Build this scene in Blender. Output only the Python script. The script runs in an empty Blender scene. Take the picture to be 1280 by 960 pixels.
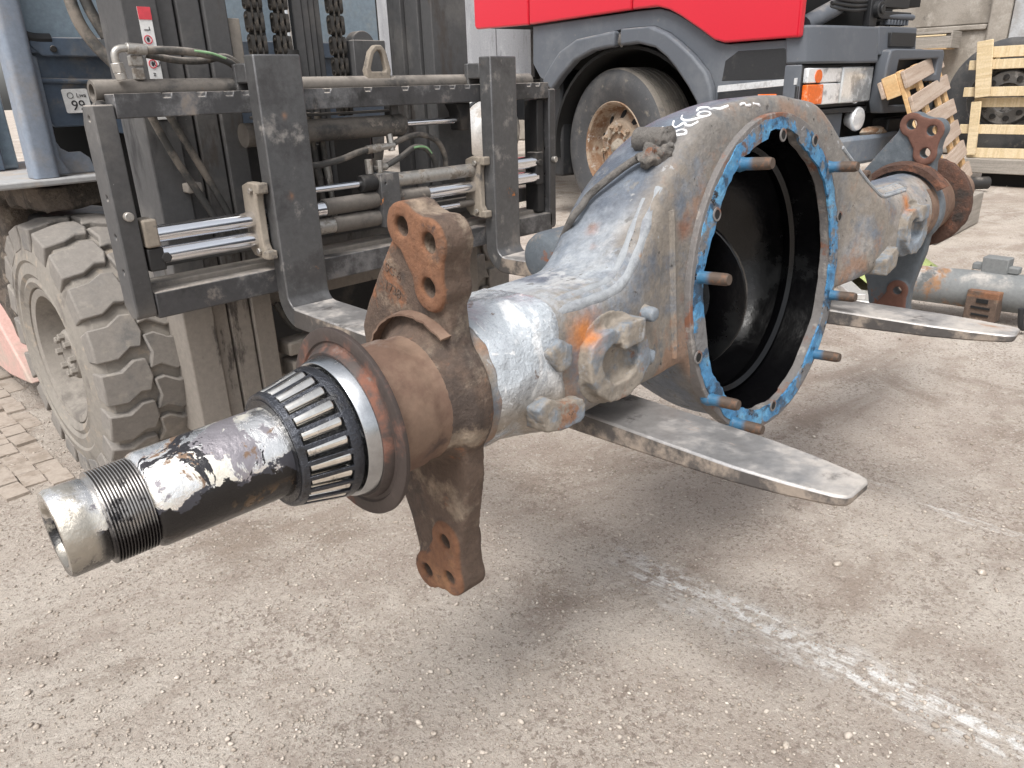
import bpy, bmesh, math, random
from mathutils import Matrix, Vector, noise
R = math.radians
random.seed(7)
scene = bpy.context.scene
COL = scene.collection

# ------------------------------------------------------------------ camera, sky, sun, exposure
cam_d = bpy.data.cameras.new("camera")
cam = bpy.data.objects.new("camera", cam_d)
COL.objects.link(cam)
cam_d.sensor_width = 36.0
cam_d.lens = 934.0 / 1280.0 * 36.0
cam_d.clip_start = 0.02
cam_d.clip_end = 500
_x = Vector((973, 402, -934)).normalized()
_z = Vector((-74, 2349, 934)).normalized()
_y = _z.cross(_x).normalized()
_x = _y.cross(_z)
cam.matrix_world = Matrix((_x, _y, _z)).to_4x4()          # rows are the world axes seen by the camera
cam.location = (0, 0, 0.9)
scene.camera = cam

SUN_EL, SUN_AZ = 58.0, 200.0          # towards the sun, azimuth counted from +X counter-clockwise
world = bpy.data.worlds.new("World")
scene.world = world
world.use_nodes = True
wn = world.node_tree
sky = wn.nodes.new("ShaderNodeTexSky")
sky.sky_type = 'NISHITA'
sky.sun_disc = False
sky.sun_elevation = R(SUN_EL)
sky.sun_rotation = R(90 - SUN_AZ)
sky.dust_density = 4.0
sky.air_density = 1.0
hsv = wn.nodes.new("ShaderNodeHueSaturation")             # veiled, almost neutral overcast sky
hsv.inputs["Saturation"].default_value = 0.22
wn.links.new(sky.outputs[0], hsv.inputs["Color"])
wn.links.new(hsv.outputs[0], wn.nodes["Background"].inputs[0])
wn.nodes["Background"].inputs[1].default_value = 0.15

sd = bpy.data.lights.new("sun", 'SUN')
sd.energy = 1.9
sd.angle = R(22)
sd.color = (1.0, 0.97, 0.93)
sun = bpy.data.objects.new("sun", sd)
COL.objects.link(sun)
sv = Vector((math.cos(R(SUN_EL)) * math.cos(R(SUN_AZ)), math.cos(R(SUN_EL)) * math.sin(R(SUN_AZ)), math.sin(R(SUN_EL))))
sun.rotation_euler = sv.to_track_quat('Z', 'Y').to_euler()
sun.location = sv * 20

scene.view_settings.view_transform = 'Standard'
scene.view_settings.look = 'None'
scene.view_settings.exposure = 0.62
scene.view_settings.gamma = 1.0
scene.view_settings.use_curve_mapping = False

# ------------------------------------------------------------------ materials
def mat(name, base, rough=0.6, metal=0.0, layers=(), bump=None, rnd=False, spec=None, coat=0.0, trans=0.0, emis=None, ior=None, rvar=0.0, var=0.16):
    """layers: dicts color, scale, lo, hi, [detail, stretch, rough, metal, mask=(axis,a,b), up=(a,b)]"""
    m = bpy.data.materials.new(name)
    m.use_nodes = True
    nt = m.node_tree
    N, L = nt.nodes, nt.links
    b = N["Principled BSDF"]
    tc = N.new("ShaderNodeTexCoord")
    co = tc.outputs["Object"]
    if rnd:
        oi = N.new("ShaderNodeObjectInfo")
        mu = N.new("ShaderNodeMath"); mu.operation = 'MULTIPLY'; mu.inputs[1].default_value = 37.0
        L.new(oi.outputs["Random"], mu.inputs[0])
        va = N.new("ShaderNodeVectorMath"); va.operation = 'ADD'
        L.new(co, va.inputs[0]); L.new(mu.outputs[0], va.inputs[1])
        nco = va.outputs[0]
    else:
        nco = co
    def val(x):
        v = N.new("ShaderNodeValue"); v.outputs[0].default_value = x; return v.outputs[0]
    def rgb(c):
        v = N.new("ShaderNodeRGB"); v.outputs[0].default_value = (c[0], c[1], c[2], 1); return v.outputs[0]
    def sm(sock, a, bb):
        mr = N.new("ShaderNodeMapRange"); mr.interpolation_type = 'SMOOTHSTEP'
        mr.inputs["From Min"].default_value = min(a, bb); mr.inputs["From Max"].default_value = max(a, bb)
        if a > bb:
            mr.inputs["To Min"].default_value = 1; mr.inputs["To Max"].default_value = 0
        L.new(sock, mr.inputs["Value"]); return mr.outputs[0]
    def mul(a, c):
        x = N.new("ShaderNodeMath"); x.operation = 'MULTIPLY'; L.new(a, x.inputs[0]); L.new(c, x.inputs[1]); return x.outputs[0]
    def nz(scale, detail=7.0, stretch=None, rough=0.68, dist=0.0):
        v = nco
        if stretch:
            vm = N.new("ShaderNodeVectorMath"); vm.operation = 'MULTIPLY'; vm.inputs[1].default_value = stretch
            L.new(nco, vm.inputs[0]); v = vm.outputs[0]
        n = N.new("ShaderNodeTexNoise"); n.inputs["Scale"].default_value = scale
        n.inputs["Detail"].default_value = detail; n.inputs["Roughness"].default_value = rough
        n.inputs["Distortion"].default_value = dist
        L.new(v, n.inputs["Vector"]); return n.outputs["Fac"]
    def mix_rgba(f, a, c):
        x = N.new("ShaderNodeMixRGB"); L.new(f, x.inputs[0]); L.new(a, x.inputs[1]); L.new(c, x.inputs[2]); return x.outputs[0]
    def mix_f(f, a, c):
        x = N.new("ShaderNodeMapRange"); L.new(f, x.inputs["Value"]); L.new(a, x.inputs["To Min"]); L.new(c, x.inputs["To Max"]); return x.outputs[0]
    col, ro, me = rgb(base), val(rough), val(metal)
    geo = None; sep = None
    for ly in layers:
        fac = None
        if "scale" in ly:
            lo_n, hi_n = ly.get("lo", 0.45), ly.get("hi", 0.6)
            mid, half = (lo_n + hi_n) / 2, (hi_n - lo_n) / 2 * 0.72
            fac = sm(nz(ly["scale"], ly.get("detail", 9 if ly["scale"] < 10 else 6), ly.get("stretch"), ly.get("nrough", 0.69), ly.get("dist", 0)), mid - half, mid + half)
        if "mask" in ly:
            if sep is None:
                sep = N.new("ShaderNodeSeparateXYZ"); L.new(co, sep.inputs[0])
            masks = ly["mask"] if isinstance(ly["mask"], list) else [ly["mask"]]
            for (ax, a, c) in masks:
                sk = sep.outputs["XYZ".index(ax)]
                if ly.get("wob"):
                    ad = N.new("ShaderNodeMath"); ad.operation = 'MULTIPLY_ADD'
                    L.new(nz(ly.get("wscale", 20), 5), ad.inputs[0]); ad.inputs[1].default_value = ly["wob"]; 
                    sb = N.new("ShaderNodeMath"); sb.operation = 'SUBTRACT'; L.new(sk, sb.inputs[0]); sb.inputs[1].default_value = ly["wob"] * 0.5
                    L.new(sb.outputs[0], ad.inputs[2]); sk = ad.outputs[0]
                mk = sm(sk, a, c)
                fac = mk if fac is None else mul(fac, mk)
        if "blob" in ly:                                     # patch of rust or dirt round a point
            (bx, by, bz, r0, r1) = ly["blob"]
            vm = N.new("ShaderNodeVectorMath"); vm.operation = 'DISTANCE'; vm.inputs[1].default_value = (bx, by, bz)
            ad = N.new("ShaderNodeMath"); ad.operation = 'MULTIPLY_ADD'
            L.new(nz(22, 5), ad.inputs[0]); ad.inputs[1].default_value = ly.get("wob", 0.06)
            L.new(co, vm.inputs[0]); L.new(vm.outputs["Value"], ad.inputs[2])
            mk = sm(ad.outputs[0], r1, r0)
            fac = mk if fac is None else mul(fac, mk)
        if "up" in ly:
            if geo is None:
                geo = N.new("ShaderNodeNewGeometry"); gs = N.new("ShaderNodeSeparateXYZ"); L.new(geo.outputs["Normal"], gs.inputs[0])
            mk = sm(gs.outputs[2], *ly["up"])
            fac = mk if fac is None else mul(fac, mk)
        if "amt" in ly:
            fac = mul(fac, val(ly["amt"]))
        col = mix_rgba(fac, col, rgb(ly["color"]))
        if "rough" in ly: ro = mix_f(fac, ro, val(ly["rough"]))
        if "metal" in ly: me = mix_f(fac, me, val(ly["metal"]))
    # fine tonal variation everywhere
    vf = nz(75, 8, None, 0.75)
    br = N.new("ShaderNodeMapRange"); br.inputs["To Min"].default_value = 1 - var; br.inputs["To Max"].default_value = 1 + var
    br.inputs["From Min"].default_value = 0.3; br.inputs["From Max"].default_value = 0.7
    L.new(vf, br.inputs["Value"])
    vm = N.new("ShaderNodeVectorMath"); vm.operation = 'SCALE'
    L.new(col, vm.inputs[0]); L.new(br.outputs[0], vm.inputs["Scale"])
    col = vm.outputs[0]
    L.new(col, b.inputs["Base Color"]); L.new(me, b.inputs["Metallic"])
    if rvar:
        ad = N.new("ShaderNodeMath"); ad.operation = 'MULTIPLY_ADD'; ad.inputs[1].default_value = rvar; ad.use_clamp = True
        L.new(nz(35, 5), ad.inputs[0])
        s2 = N.new("ShaderNodeMath"); s2.operation = 'SUBTRACT'; s2.inputs[1].default_value = rvar * 0.5; L.new(ro, s2.inputs[0])
        L.new(s2.outputs[0], ad.inputs[2]); ro = ad.outputs[0]
    L.new(ro, b.inputs["Roughness"])
    if spec is not None: b.inputs["Specular IOR Level"].default_value = spec
    if coat: b.inputs["Coat Weight"].default_value = coat; b.inputs["Coat Roughness"].default_value = 0.08
    if trans: b.inputs["Transmission Weight"].default_value = trans
    if ior: b.inputs["IOR"].default_value = ior
    if bump:
        prev = None
        for (sc, st, dist) in (bump if isinstance(bump, list) else [bump]):
            bp = N.new("ShaderNodeBump"); bp.inputs["Strength"].default_value = st; bp.inputs["Distance"].default_value = dist
            L.new(nz(sc, 8, None, 0.65), bp.inputs["Height"])
            if prev: L.new(prev, bp.inputs["Normal"])
            prev = bp.outputs[0]
        L.new(prev, b.inputs["Normal"])
    return m

DUST = (0.325, 0.29, 0.255)
def dust(scale=6, lo=0.35, hi=0.6, up=(0.3, 0.9), amt=0.9):
    return dict(color=DUST, scale=scale, lo=lo, hi=hi, up=up, rough=0.95, metal=0, amt=amt)

M = {}
M["steel_dark"] = mat("blackened_steel", (0.066, 0.065, 0.067), 0.46, 0.3,
    [dict(color=(0.20, 0.20, 0.205), scale=7, lo=0.46, hi=0.68, rough=0.4, metal=0.5), dict(color=(0.035, 0.034, 0.034), scale=5, lo=0.5, hi=0.66), dict(color=(0.21, 0.18, 0.155), scale=14, lo=0.52, hi=0.75, rough=0.85, metal=0),
     dict(color=(0.22, 0.085, 0.03), scale=11, lo=0.67, hi=0.75, rough=0.9, metal=0), dust(5, 0.3, 0.6)], [(18, 0.15, 0.004), (120, 0.25, 0.002)], rvar=0.15)
M["fork_shank"] = mat("worn_fork_steel", (0.125, 0.125, 0.127), 0.42, 0.5,
    [dict(color=(0.085, 0.083, 0.084), scale=6, lo=0.46, hi=0.66, rough=0.45), dict(color=(0.26, 0.245, 0.23), scale=16, lo=0.54, hi=0.72, rough=0.6, metal=0.3), dict(color=(0.2, 0.178, 0.158), scale=5, lo=0.54, hi=0.74, rough=0.8, metal=0.1),
     dict(color=(0.45, 0.17, 0.05), scale=12, lo=0.66, hi=0.72, rough=0.9, metal=0), dict(color=(0.5, 0.19, 0.055), blob=(-0.268, -0.585, 0.705, 0.004, 0.034), wob=0.035, rough=0.95, metal=0), dict(color=(0.42, 0.2, 0.09), blob=(-0.262, -0.585, 0.86, 0.0, 0.028), wob=0.035, rough=0.95, metal=0)], [(30, 0.15, 0.003), (160, 0.22, 0.0015)], rvar=0.15)
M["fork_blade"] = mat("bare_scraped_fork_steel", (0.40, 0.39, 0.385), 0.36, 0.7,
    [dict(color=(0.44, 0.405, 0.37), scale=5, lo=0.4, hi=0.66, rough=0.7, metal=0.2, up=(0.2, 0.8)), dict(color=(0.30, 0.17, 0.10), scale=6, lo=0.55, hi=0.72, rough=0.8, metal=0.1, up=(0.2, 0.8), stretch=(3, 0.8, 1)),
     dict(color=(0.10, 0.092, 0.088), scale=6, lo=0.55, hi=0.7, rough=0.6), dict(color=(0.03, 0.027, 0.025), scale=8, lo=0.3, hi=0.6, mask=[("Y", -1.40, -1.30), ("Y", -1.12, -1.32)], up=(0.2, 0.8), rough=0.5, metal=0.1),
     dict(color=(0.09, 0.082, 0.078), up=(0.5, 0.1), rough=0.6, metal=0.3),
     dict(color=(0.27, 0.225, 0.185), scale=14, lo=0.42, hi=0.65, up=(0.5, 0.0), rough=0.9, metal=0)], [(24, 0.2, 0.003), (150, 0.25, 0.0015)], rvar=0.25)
M["chrome"] = mat("chromed_rod", (0.86, 0.87, 0.90), 0.16, 1.0, [dict(color=(0.16, 0.14, 0.12), scale=20, lo=0.66, hi=0.72, rough=0.7, metal=0.1)], None, rvar=0.05, var=0.03)
M["mast"] = mat("dusty_mast_paint", (0.07, 0.069, 0.07), 0.62, 0.0,
    [dict(color=(0.115, 0.11, 0.106), scale=4, lo=0.44, hi=0.66, rough=0.85), dict(color=(0.03, 0.029, 0.03), scale=7, lo=0.55, hi=0.68, stretch=(1, 1, 0.25)), dict(color=(0.215, 0.192, 0.168), mask=("Z", 0.58, 0.40), wob=0.2, wscale=6, rough=0.95), dict(color=(0.06, 0.052, 0.047), scale=9, lo=0.56, hi=0.66, stretch=(1, 1, 0.3)), dict(color=(0.3, 0.29, 0.28), scale=60, lo=0.7, hi=0.75), dust(4, 0.3, 0.6)], (90, 0.2, 0.002))
M["mast_dusty"] = mat("mast_thick_dust", (0.255, 0.228, 0.198), 0.92, 0.0,
    [dict(color=(0.15, 0.14, 0.13), scale=5, lo=0.5, hi=0.68), dict(color=(0.32, 0.285, 0.245), scale=12, lo=0.5, hi=0.7)], (80, 0.25, 0.002))
M["dark"] = mat("dark_greasy_metal", (0.022, 0.021, 0.021), 0.6, 0.1, [dict(color=(0.07, 0.06, 0.052), scale=9, lo=0.5, hi=0.7, rough=0.9), dust(7, 0.4, 0.7, amt=0.7)], (70, 0.3, 0.003))
M["chain"] = mat("oily_leaf_chain", (0.05, 0.046, 0.042), 0.45, 0.5, [dict(color=(0.13, 0.11, 0.09), scale=40, lo=0.5, hi=0.7, rough=0.8)], (150, 0.3, 0.001))
M["zinc"] = mat("zinc_fitting", (0.42, 0.40, 0.37), 0.42, 0.75, [dict(color=(0.2, 0.17, 0.14), scale=25, lo=0.45, hi=0.65, rough=0.85, metal=0.1)], (120, 0.2, 0.001))
M["hose"] = mat("dusty_black_hose", (0.055, 0.053, 0.05), 0.75, 0.0, [dict(color=(0.19, 0.165, 0.14), scale=10, lo=0.42, hi=0.65, rough=0.95), dust(12, 0.35, 0.6, amt=0.6)], (200, 0.2, 0.001))
M["hose_print"] = mat("green_hose_print", (0.24, 0.42, 0.22), 0.8)
M["cylinder"] = mat("dirty_hydraulic_cylinder", (0.14, 0.125, 0.11), 0.7, 0.15,
    [dict(color=(0.05, 0.048, 0.046), scale=8, lo=0.48, hi=0.66, rough=0.5), dict(color=(0.30, 0.26, 0.22), scale=16, lo=0.58, hi=0.72, rough=0.9), dict(color=(0.2, 0.1, 0.06), scale=9, lo=0.62, hi=0.72), dust(7, 0.35, 0.6, amt=0.6)], (90, 0.25, 0.002))
M["primer"] = mat("dusty_beige_bracket", (0.25, 0.215, 0.175), 0.9, 0.0, [dict(color=(0.11, 0.1, 0.09), scale=22, lo=0.52, hi=0.7)], (120, 0.3, 0.002))
M["blue_grey"] = mat("blue_grey_cab_paint", (0.085, 0.115, 0.16), 0.42, 0.0, [dict(color=(0.17, 0.18, 0.19), scale=4, lo=0.45, hi=0.75, rough=0.75), dict(color=(0.24, 0.21, 0.18), scale=9, lo=0.55, hi=0.75, rough=0.9), dust(5, 0.3, 0.65, amt=0.8)], (60, 0.1, 0.001))
M["pillar"] = mat("light_blue_grey_pillar_paint", (0.20, 0.235, 0.29), 0.5, 0.0, [dict(color=(0.25, 0.24, 0.235), scale=5, lo=0.4, hi=0.7, rough=0.8), dust(5, 0.35, 0.6, amt=0.7)], (60, 0.1, 0.001))
M["fender"] = mat("dusty_light_grey_step", (0.32, 0.32, 0.32), 0.75, 0.0, [dict(color=(0.36, 0.31, 0.26), scale=7, lo=0.4, hi=0.65, rough=0.95)], (90, 0.2, 0.002))
M["glass"] = mat("cab_glass_painted_sky", (0.30, 0.38, 0.45), 0.06, 0.0, [dict(color=(0.42, 0.44, 0.42), scale=5, lo=0.5, hi=0.75, rough=0.4)], spec=0.8)  # opaque pane; pale sky reflection is painted into the colour
M["blue_cover"] = mat("blue_seat_cover", (0.05, 0.11, 0.30), 0.7, 0.0, [dict(color=(0.12, 0.2, 0.38), scale=9, lo=0.45, hi=0.65)], (30, 0.5, 0.01))
M["mud"] = mat("dried_mud", (0.13, 0.105, 0.085), 0.97, 0.0, [dict(color=(0.065, 0.055, 0.046), scale=14, lo=0.42, hi=0.6), dict(color=(0.21, 0.175, 0.14), scale=30, lo=0.52, hi=0.7)], [(26, 0.9, 0.02), (90, 0.6, 0.005)])
M["pink"] = mat("faded_red_panel", (0.52, 0.33, 0.29), 0.7, 0.0, [dict(color=(0.42, 0.34, 0.29), scale=8, lo=0.4, hi=0.7, rough=0.9)], (60, 0.2, 0.002))
M["tyre_dusty"] = mat("dusty_solid_tyre", (0.205, 0.188, 0.17), 0.95, 0.0, [dict(color=(0.14, 0.135, 0.13), scale=7, lo=0.5, hi=0.7), dict(color=(0.25, 0.228, 0.2), scale=18, lo=0.5, hi=0.7)], (130, 0.35, 0.002), rnd=True)
M["tyre_groove"] = mat("tyre_carcass_rubber", (0.085, 0.078, 0.07), 0.9, 0.0, [dict(color=(0.2, 0.172, 0.145), scale=9, lo=0.45, hi=0.65)], (120, 0.3, 0.002))
M["tyre_side"] = mat("dusty_tyre_sidewall", (0.225, 0.205, 0.18), 0.93, 0.0, [dict(color=(0.14, 0.125, 0.11), scale=8, lo=0.5, hi=0.7), dict(color=(0.3, 0.255, 0.205), scale=25, lo=0.5, hi=0.72)], (110, 0.25, 0.002))
M["rim_dusty"] = mat("dusty_forklift_rim", (0.24, 0.218, 0.192), 0.92, 0.0, [dict(color=(0.15, 0.135, 0.12), scale=9, lo=0.5, hi=0.7)], (100, 0.3, 0.002))
M["decal_white"] = mat("white_decal", (0.72, 0.72, 0.71), 0.5, 0.0, [dict(color=(0.5, 0.47, 0.43), scale=12, lo=0.5, hi=0.8)])
M["decal_black"] = mat("black_print", (0.03, 0.03, 0.033), 0.6)
M["decal_red"] = mat("red_print", (0.62, 0.06, 0.08), 0.5)
# the axle
M["housing"] = mat("weathered_axle_housing", (0.122, 0.144, 0.176), 0.48, 0.0,
    [dict(color=(0.088, 0.102, 0.128), scale=4, lo=0.44, hi=0.66, rough=0.4),
     dict(color=(0.20, 0.215, 0.235), scale=9, lo=0.5, hi=0.68, rough=0.55),
     dict(color=(0.34, 0.36, 0.38), scale=6, lo=0.36, hi=0.60, rough=0.75, mask=("X", 0.84, 0.66), wob=0.16, wscale=7, up=(0.0, 0.6)),
     dict(color=(0.44, 0.44, 0.44), scale=13, lo=0.50, hi=0.64, rough=0.9, amt=0.75, mask=("X", 0.84, 0.66), wob=0.16, wscale=7, up=(0.3, 0.8)),
     dict(color=(0.235, 0.24, 0.245), scale=15, lo=0.56, hi=0.70, rough=0.92, up=(0.2, 0.8), amt=0.8),
     dict(color=(0.215, 0.19, 0.162), scale=8, lo=0.34, hi=0.58, rough=0.95, mask=[("Y", -0.005, -0.06)], wob=0.05),
     dict(color=(0.185, 0.172, 0.158), scale=6, lo=0.34, hi=0.56, rough=0.95, mask=[("X", 0.80, 0.90), ("Y", -0.015, -0.055), ("X", 1.46, 1.38)], wob=0.05),
     dict(color=(0.30, 0.275, 0.25), scale=5, lo=0.40, hi=0.6, rough=0.95, mask=[("X", 1.40, 1.46), ("Y", -0.02, -0.06)]),
     dict(color=(0.26, 0.155, 0.10), scale=7, lo=0.5, hi=0.66, rough=0.95, mask=("Y", -0.03, -0.065), amt=0.8),
     dict(color=(0.15, 0.148, 0.145), scale=24, lo=0.56, hi=0.68, rough=0.95),
     dict(color=(0.05, 0.046, 0.043), scale=34, lo=0.62, hi=0.70, rough=0.8),
     dict(color=(0.30, 0.30, 0.30), scale=45, lo=0.64, hi=0.70, rough=0.8),
     dict(color=(0.48, 0.175, 0.04), blob=(0.605, -0.085, 0.035, 0.025, 0.075), rough=0.95, wob=0.06),
     dict(color=(0.45, 0.165, 0.04), blob=(1.69, -0.085, 0.045, 0.02, 0.065), rough=0.95, wob=0.06),
     dict(color=(0.20, 0.085, 0.05), blob=(0.868, -0.055, 0.12, 0.02, 0.06), rough=0.95),
     dict(color=(0.20, 0.085, 0.05), blob=(0.862, -0.055, 0.02, 0.01, 0.05), rough=0.95),
     dict(color=(0.25, 0.13, 0.09), blob=(0.765, 0.025, 0.135, 0.012, 0.035), rough=0.95, wob=0.03),
     dict(color=(0.25, 0.14, 0.10), blob=(0.735, 0.0, 0.115, 0.006, 0.025), rough=0.95, wob=0.03)],
    [(10, 0.2, 0.012), (55, 0.45, 0.005), (190, 0.55, 0.0025)], rvar=0.25, var=0.24)
M["housing_boss"] = mat("rusty_grey_boss", (0.175, 0.20, 0.228), 0.7, 0.0, [dict(color=(0.235, 0.205, 0.17), scale=10, lo=0.42, hi=0.58, rough=0.95), dict(color=(0.30, 0.30, 0.30), scale=17, lo=0.56, hi=0.68, rough=0.9), dict(color=(0.46, 0.165, 0.04), blob=(0.612, -0.09, 0.030, 0.022, 0.062), wob=0.06, rough=0.95), dict(color=(0.44, 0.16, 0.04), blob=(1.685, -0.09, 0.038, 0.022, 0.06), wob=0.06, rough=0.95), dict(color=(0.22, 0.12, 0.075), scale=12, lo=0.58, hi=0.68, rough=0.95), dict(color=(0.06, 0.045, 0.038), scale=30, lo=0.62, hi=0.7)], [(55, 0.5, 0.005), (190, 0.6, 0.002)], var=0.24)
M["housing_pad"] = mat("tan_dirt_pad", (0.27, 0.225, 0.18), 0.93, 0.0, [dict(color=(0.46, 0.175, 0.045), scale=7, lo=0.46, hi=0.62), dict(color=(0.2, 0.21, 0.22), scale=12, lo=0.56, hi=0.7)], [(60, 0.5, 0.005), (220, 0.4, 0.0015)])
M["seam"] = mat("dusty_weld_bead", (0.27, 0.285, 0.30), 0.85, 0.0, [dict(color=(0.2, 0.21, 0.23), scale=30, lo=0.5, hi=0.66), dict(color=(0.31, 0.2, 0.13), scale=18, lo=0.58, hi=0.7)], [(70, 0.6, 0.006)])
LUG = []
for zm in (("Z", 0.100, 0.108), ("Z", -0.155, -0.168)):      # rusted machined faces of the upper and lower lugs
    k_ = [("X", 0.4045, 0.4010), zm]
    LUG += [dict(color=(0.185, 0.088, 0.048), mask=k_, scale=8, lo=0.3, hi=0.5, rough=0.9), dict(color=(0.235, 0.12, 0.062), scale=13, lo=0.5, hi=0.64, mask=k_), dict(color=(0.09, 0.055, 0.042), scale=18, lo=0.56, hi=0.68, mask=k_)]
M["rust"] = mat("rusty_cast_iron", (0.105, 0.072, 0.054), 0.9, 0.05,
    [dict(color=(0.062, 0.046, 0.038), scale=7, lo=0.46, hi=0.64), dict(color=(0.25, 0.19, 0.14), scale=10, lo=0.5, hi=0.68), dict(color=(0.21, 0.095, 0.05), scale=12, lo=0.55, hi=0.68),
     dict(color=(0.21, 0.21, 0.215), scale=5, lo=0.60, hi=0.68, rough=0.55, metal=0.3, up=(0.2, 0.8)), dict(color=(0.27, 0.225, 0.175), scale=5, lo=0.45, hi=0.65, mask=("Y", -0.02, -0.06), rough=0.95)] + LUG, [(45, 0.5, 0.006), (170, 0.8, 0.003)], rvar=0.15, var=0.28)
M["rust_lug"] = mat("orange_rust_machined_lug", (0.235, 0.088, 0.037), 0.9, 0.05,
    [dict(color=(0.36, 0.165, 0.06), scale=14, lo=0.48, hi=0.64), dict(color=(0.10, 0.05, 0.035), scale=9, lo=0.52, hi=0.68), dict(color=(0.27, 0.2, 0.15), scale=18, lo=0.56, hi=0.7)], [(60, 0.35, 0.004), (240, 0.5, 0.0015)])
M["grey_rust"] = mat("grey_painted_rusty_casting", (0.085, 0.10, 0.115), 0.62, 0.0,
    [dict(color=(0.135, 0.15, 0.165), scale=7, lo=0.48, hi=0.66), dict(color=(0.19, 0.17, 0.15), scale=16, lo=0.54, hi=0.7, rough=0.9), dict(color=(0.19, 0.075, 0.04), scale=10, lo=0.58, hi=0.68, rough=0.95), dict(color=(0.13, 0.062, 0.045), mask=[("X", 1.9005, 1.8975), ("X", 1.5, 1.6)], rough=0.95)], [(50, 0.35, 0.004), (200, 0.4, 0.0015)], rvar=0.15)
M["rust_dark"] = mat("dark_scaly_rust", (0.085, 0.045, 0.032), 0.92, 0.05, [dict(color=(0.17, 0.075, 0.045), scale=15, lo=0.48, hi=0.64), dict(color=(0.04, 0.032, 0.028), scale=9, lo=0.54, hi=0.68)], [(40, 0.8, 0.008), (160, 0.6, 0.003)])
M["rust_disc"] = mat("rusty_dark_disc", (0.062, 0.048, 0.043), 0.6, 0.3, [dict(color=(0.17, 0.075, 0.05), scale=10, lo=0.48, hi=0.66, rough=0.9, metal=0), dict(color=(0.13, 0.115, 0.105), scale=20, lo=0.56, hi=0.7, rough=0.7)], [(90, 0.35, 0.002)])
M["sleeve"] = mat("rusty_hub_sleeve", (0.15, 0.092, 0.066), 0.75, 0.15, [dict(color=(0.21, 0.14, 0.10), scale=8, lo=0.45, hi=0.65), dict(color=(0.095, 0.062, 0.05), scale=11, lo=0.54, hi=0.7), dict(color=(0.27, 0.23, 0.2), scale=6, lo=0.56, hi=0.7, up=(0.3, 0.9), rough=0.6)], [(120, 0.3, 0.002)])
M["sealant"] = mat("blue_gasket_sealant", (0.055, 0.205, 0.39), 0.45, 0.0, [dict(color=(0.11, 0.31, 0.50), scale=16, lo=0.48, hi=0.62), dict(color=(0.022, 0.06, 0.11), scale=19, lo=0.50, hi=0.60, rough=0.35), dict(color=(0.16, 0.158, 0.16), scale=11, lo=0.50, hi=0.58, rough=0.75), dict(color=(0.012, 0.012, 0.014), scale=27, lo=0.58, hi=0.66, rough=0.25), dict(color=(0.14, 0.075, 0.05), scale=8, lo=0.58, hi=0.66, rough=0.9)], [(40, 0.8, 0.008), (140, 0.5, 0.002)], var=0.25)
M["flange_edge"] = mat("grey_rust_flange_edge", (0.16, 0.15, 0.145), 0.8, 0.05, [dict(color=(0.20, 0.09, 0.055), scale=12, lo=0.52, hi=0.66), dict(color=(0.29, 0.27, 0.25), scale=20, lo=0.52, hi=0.68)], [(70, 0.5, 0.004)])
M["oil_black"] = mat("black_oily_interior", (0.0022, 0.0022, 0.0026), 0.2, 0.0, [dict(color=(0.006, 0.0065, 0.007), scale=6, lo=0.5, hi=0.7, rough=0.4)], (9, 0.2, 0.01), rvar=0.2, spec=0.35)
M["stud"] = mat("rusty_stud", (0.105, 0.078, 0.062), 0.7, 0.4, [dict(color=(0.035, 0.125, 0.225), mask=("Y", -0.096, -0.082), wob=0.012, wscale=60, metal=0, rough=0.55), dict(color=(0.17, 0.095, 0.06), scale=60, lo=0.52, hi=0.68)], (400, 0.6, 0.001))
M["spindle"] = mat("greasy_machined_spindle", (0.93, 0.92, 0.90), 0.24, 1.0,
    [dict(color=(0.80, 0.76, 0.66), scale=10, lo=0.52, hi=0.68, rough=0.42, metal=0.6), dict(color=(0.30, 0.28, 0.30), scale=10, lo=0.565, hi=0.60, rough=0.3, metal=0.6, dist=0.9),
     dict(color=(0.20, 0.13, 0.085), scale=14, lo=0.60, hi=0.66, rough=0.35, metal=0.3, dist=0.8),
     dict(color=(0.02, 0.019, 0.022), scale=13, lo=0.60, hi=0.615, rough=0.18, metal=0.0, dist=1.2),
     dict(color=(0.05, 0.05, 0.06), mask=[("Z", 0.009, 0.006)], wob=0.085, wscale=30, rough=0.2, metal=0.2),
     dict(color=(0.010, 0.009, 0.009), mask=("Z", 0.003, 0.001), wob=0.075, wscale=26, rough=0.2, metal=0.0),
     dict(color=(0.115, 0.07, 0.035), scale=15, lo=0.50, hi=0.62, mask=[("Z", -0.008, -0.026), ("X", 0.06, 0.17)], rough=0.3, metal=0.1),
     dict(color=(0.42, 0.39, 0.34), mask=[("X", 0.03, 0.02), ("Z", -0.045, -0.01)], scale=14, lo=0.42, hi=0.56, rough=0.35, metal=0.8)], [(30, 0.5, 0.005), (110, 0.25, 0.0015)], var=0.08)
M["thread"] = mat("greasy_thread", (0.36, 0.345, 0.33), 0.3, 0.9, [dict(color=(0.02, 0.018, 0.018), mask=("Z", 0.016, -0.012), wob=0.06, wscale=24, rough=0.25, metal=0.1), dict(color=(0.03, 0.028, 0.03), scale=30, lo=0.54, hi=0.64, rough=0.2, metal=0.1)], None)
M["grease"] = mat("black_bearing_grease", (0.012, 0.012, 0.014), 0.16, 0.0, [dict(color=(0.055, 0.06, 0.07), scale=30, lo=0.52, hi=0.66, rough=0.3)], [(60, 0.9, 0.006), (200, 0.5, 0.002)])
M["cage"] = mat("greasy_steel_cage", (0.06, 0.064, 0.075), 0.24, 0.7, [dict(color=(0.015, 0.015, 0.017), scale=24, lo=0.48, hi=0.62, rough=0.15, metal=0)], [(55, 0.7, 0.005), (160, 0.4, 0.002)])
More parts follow.
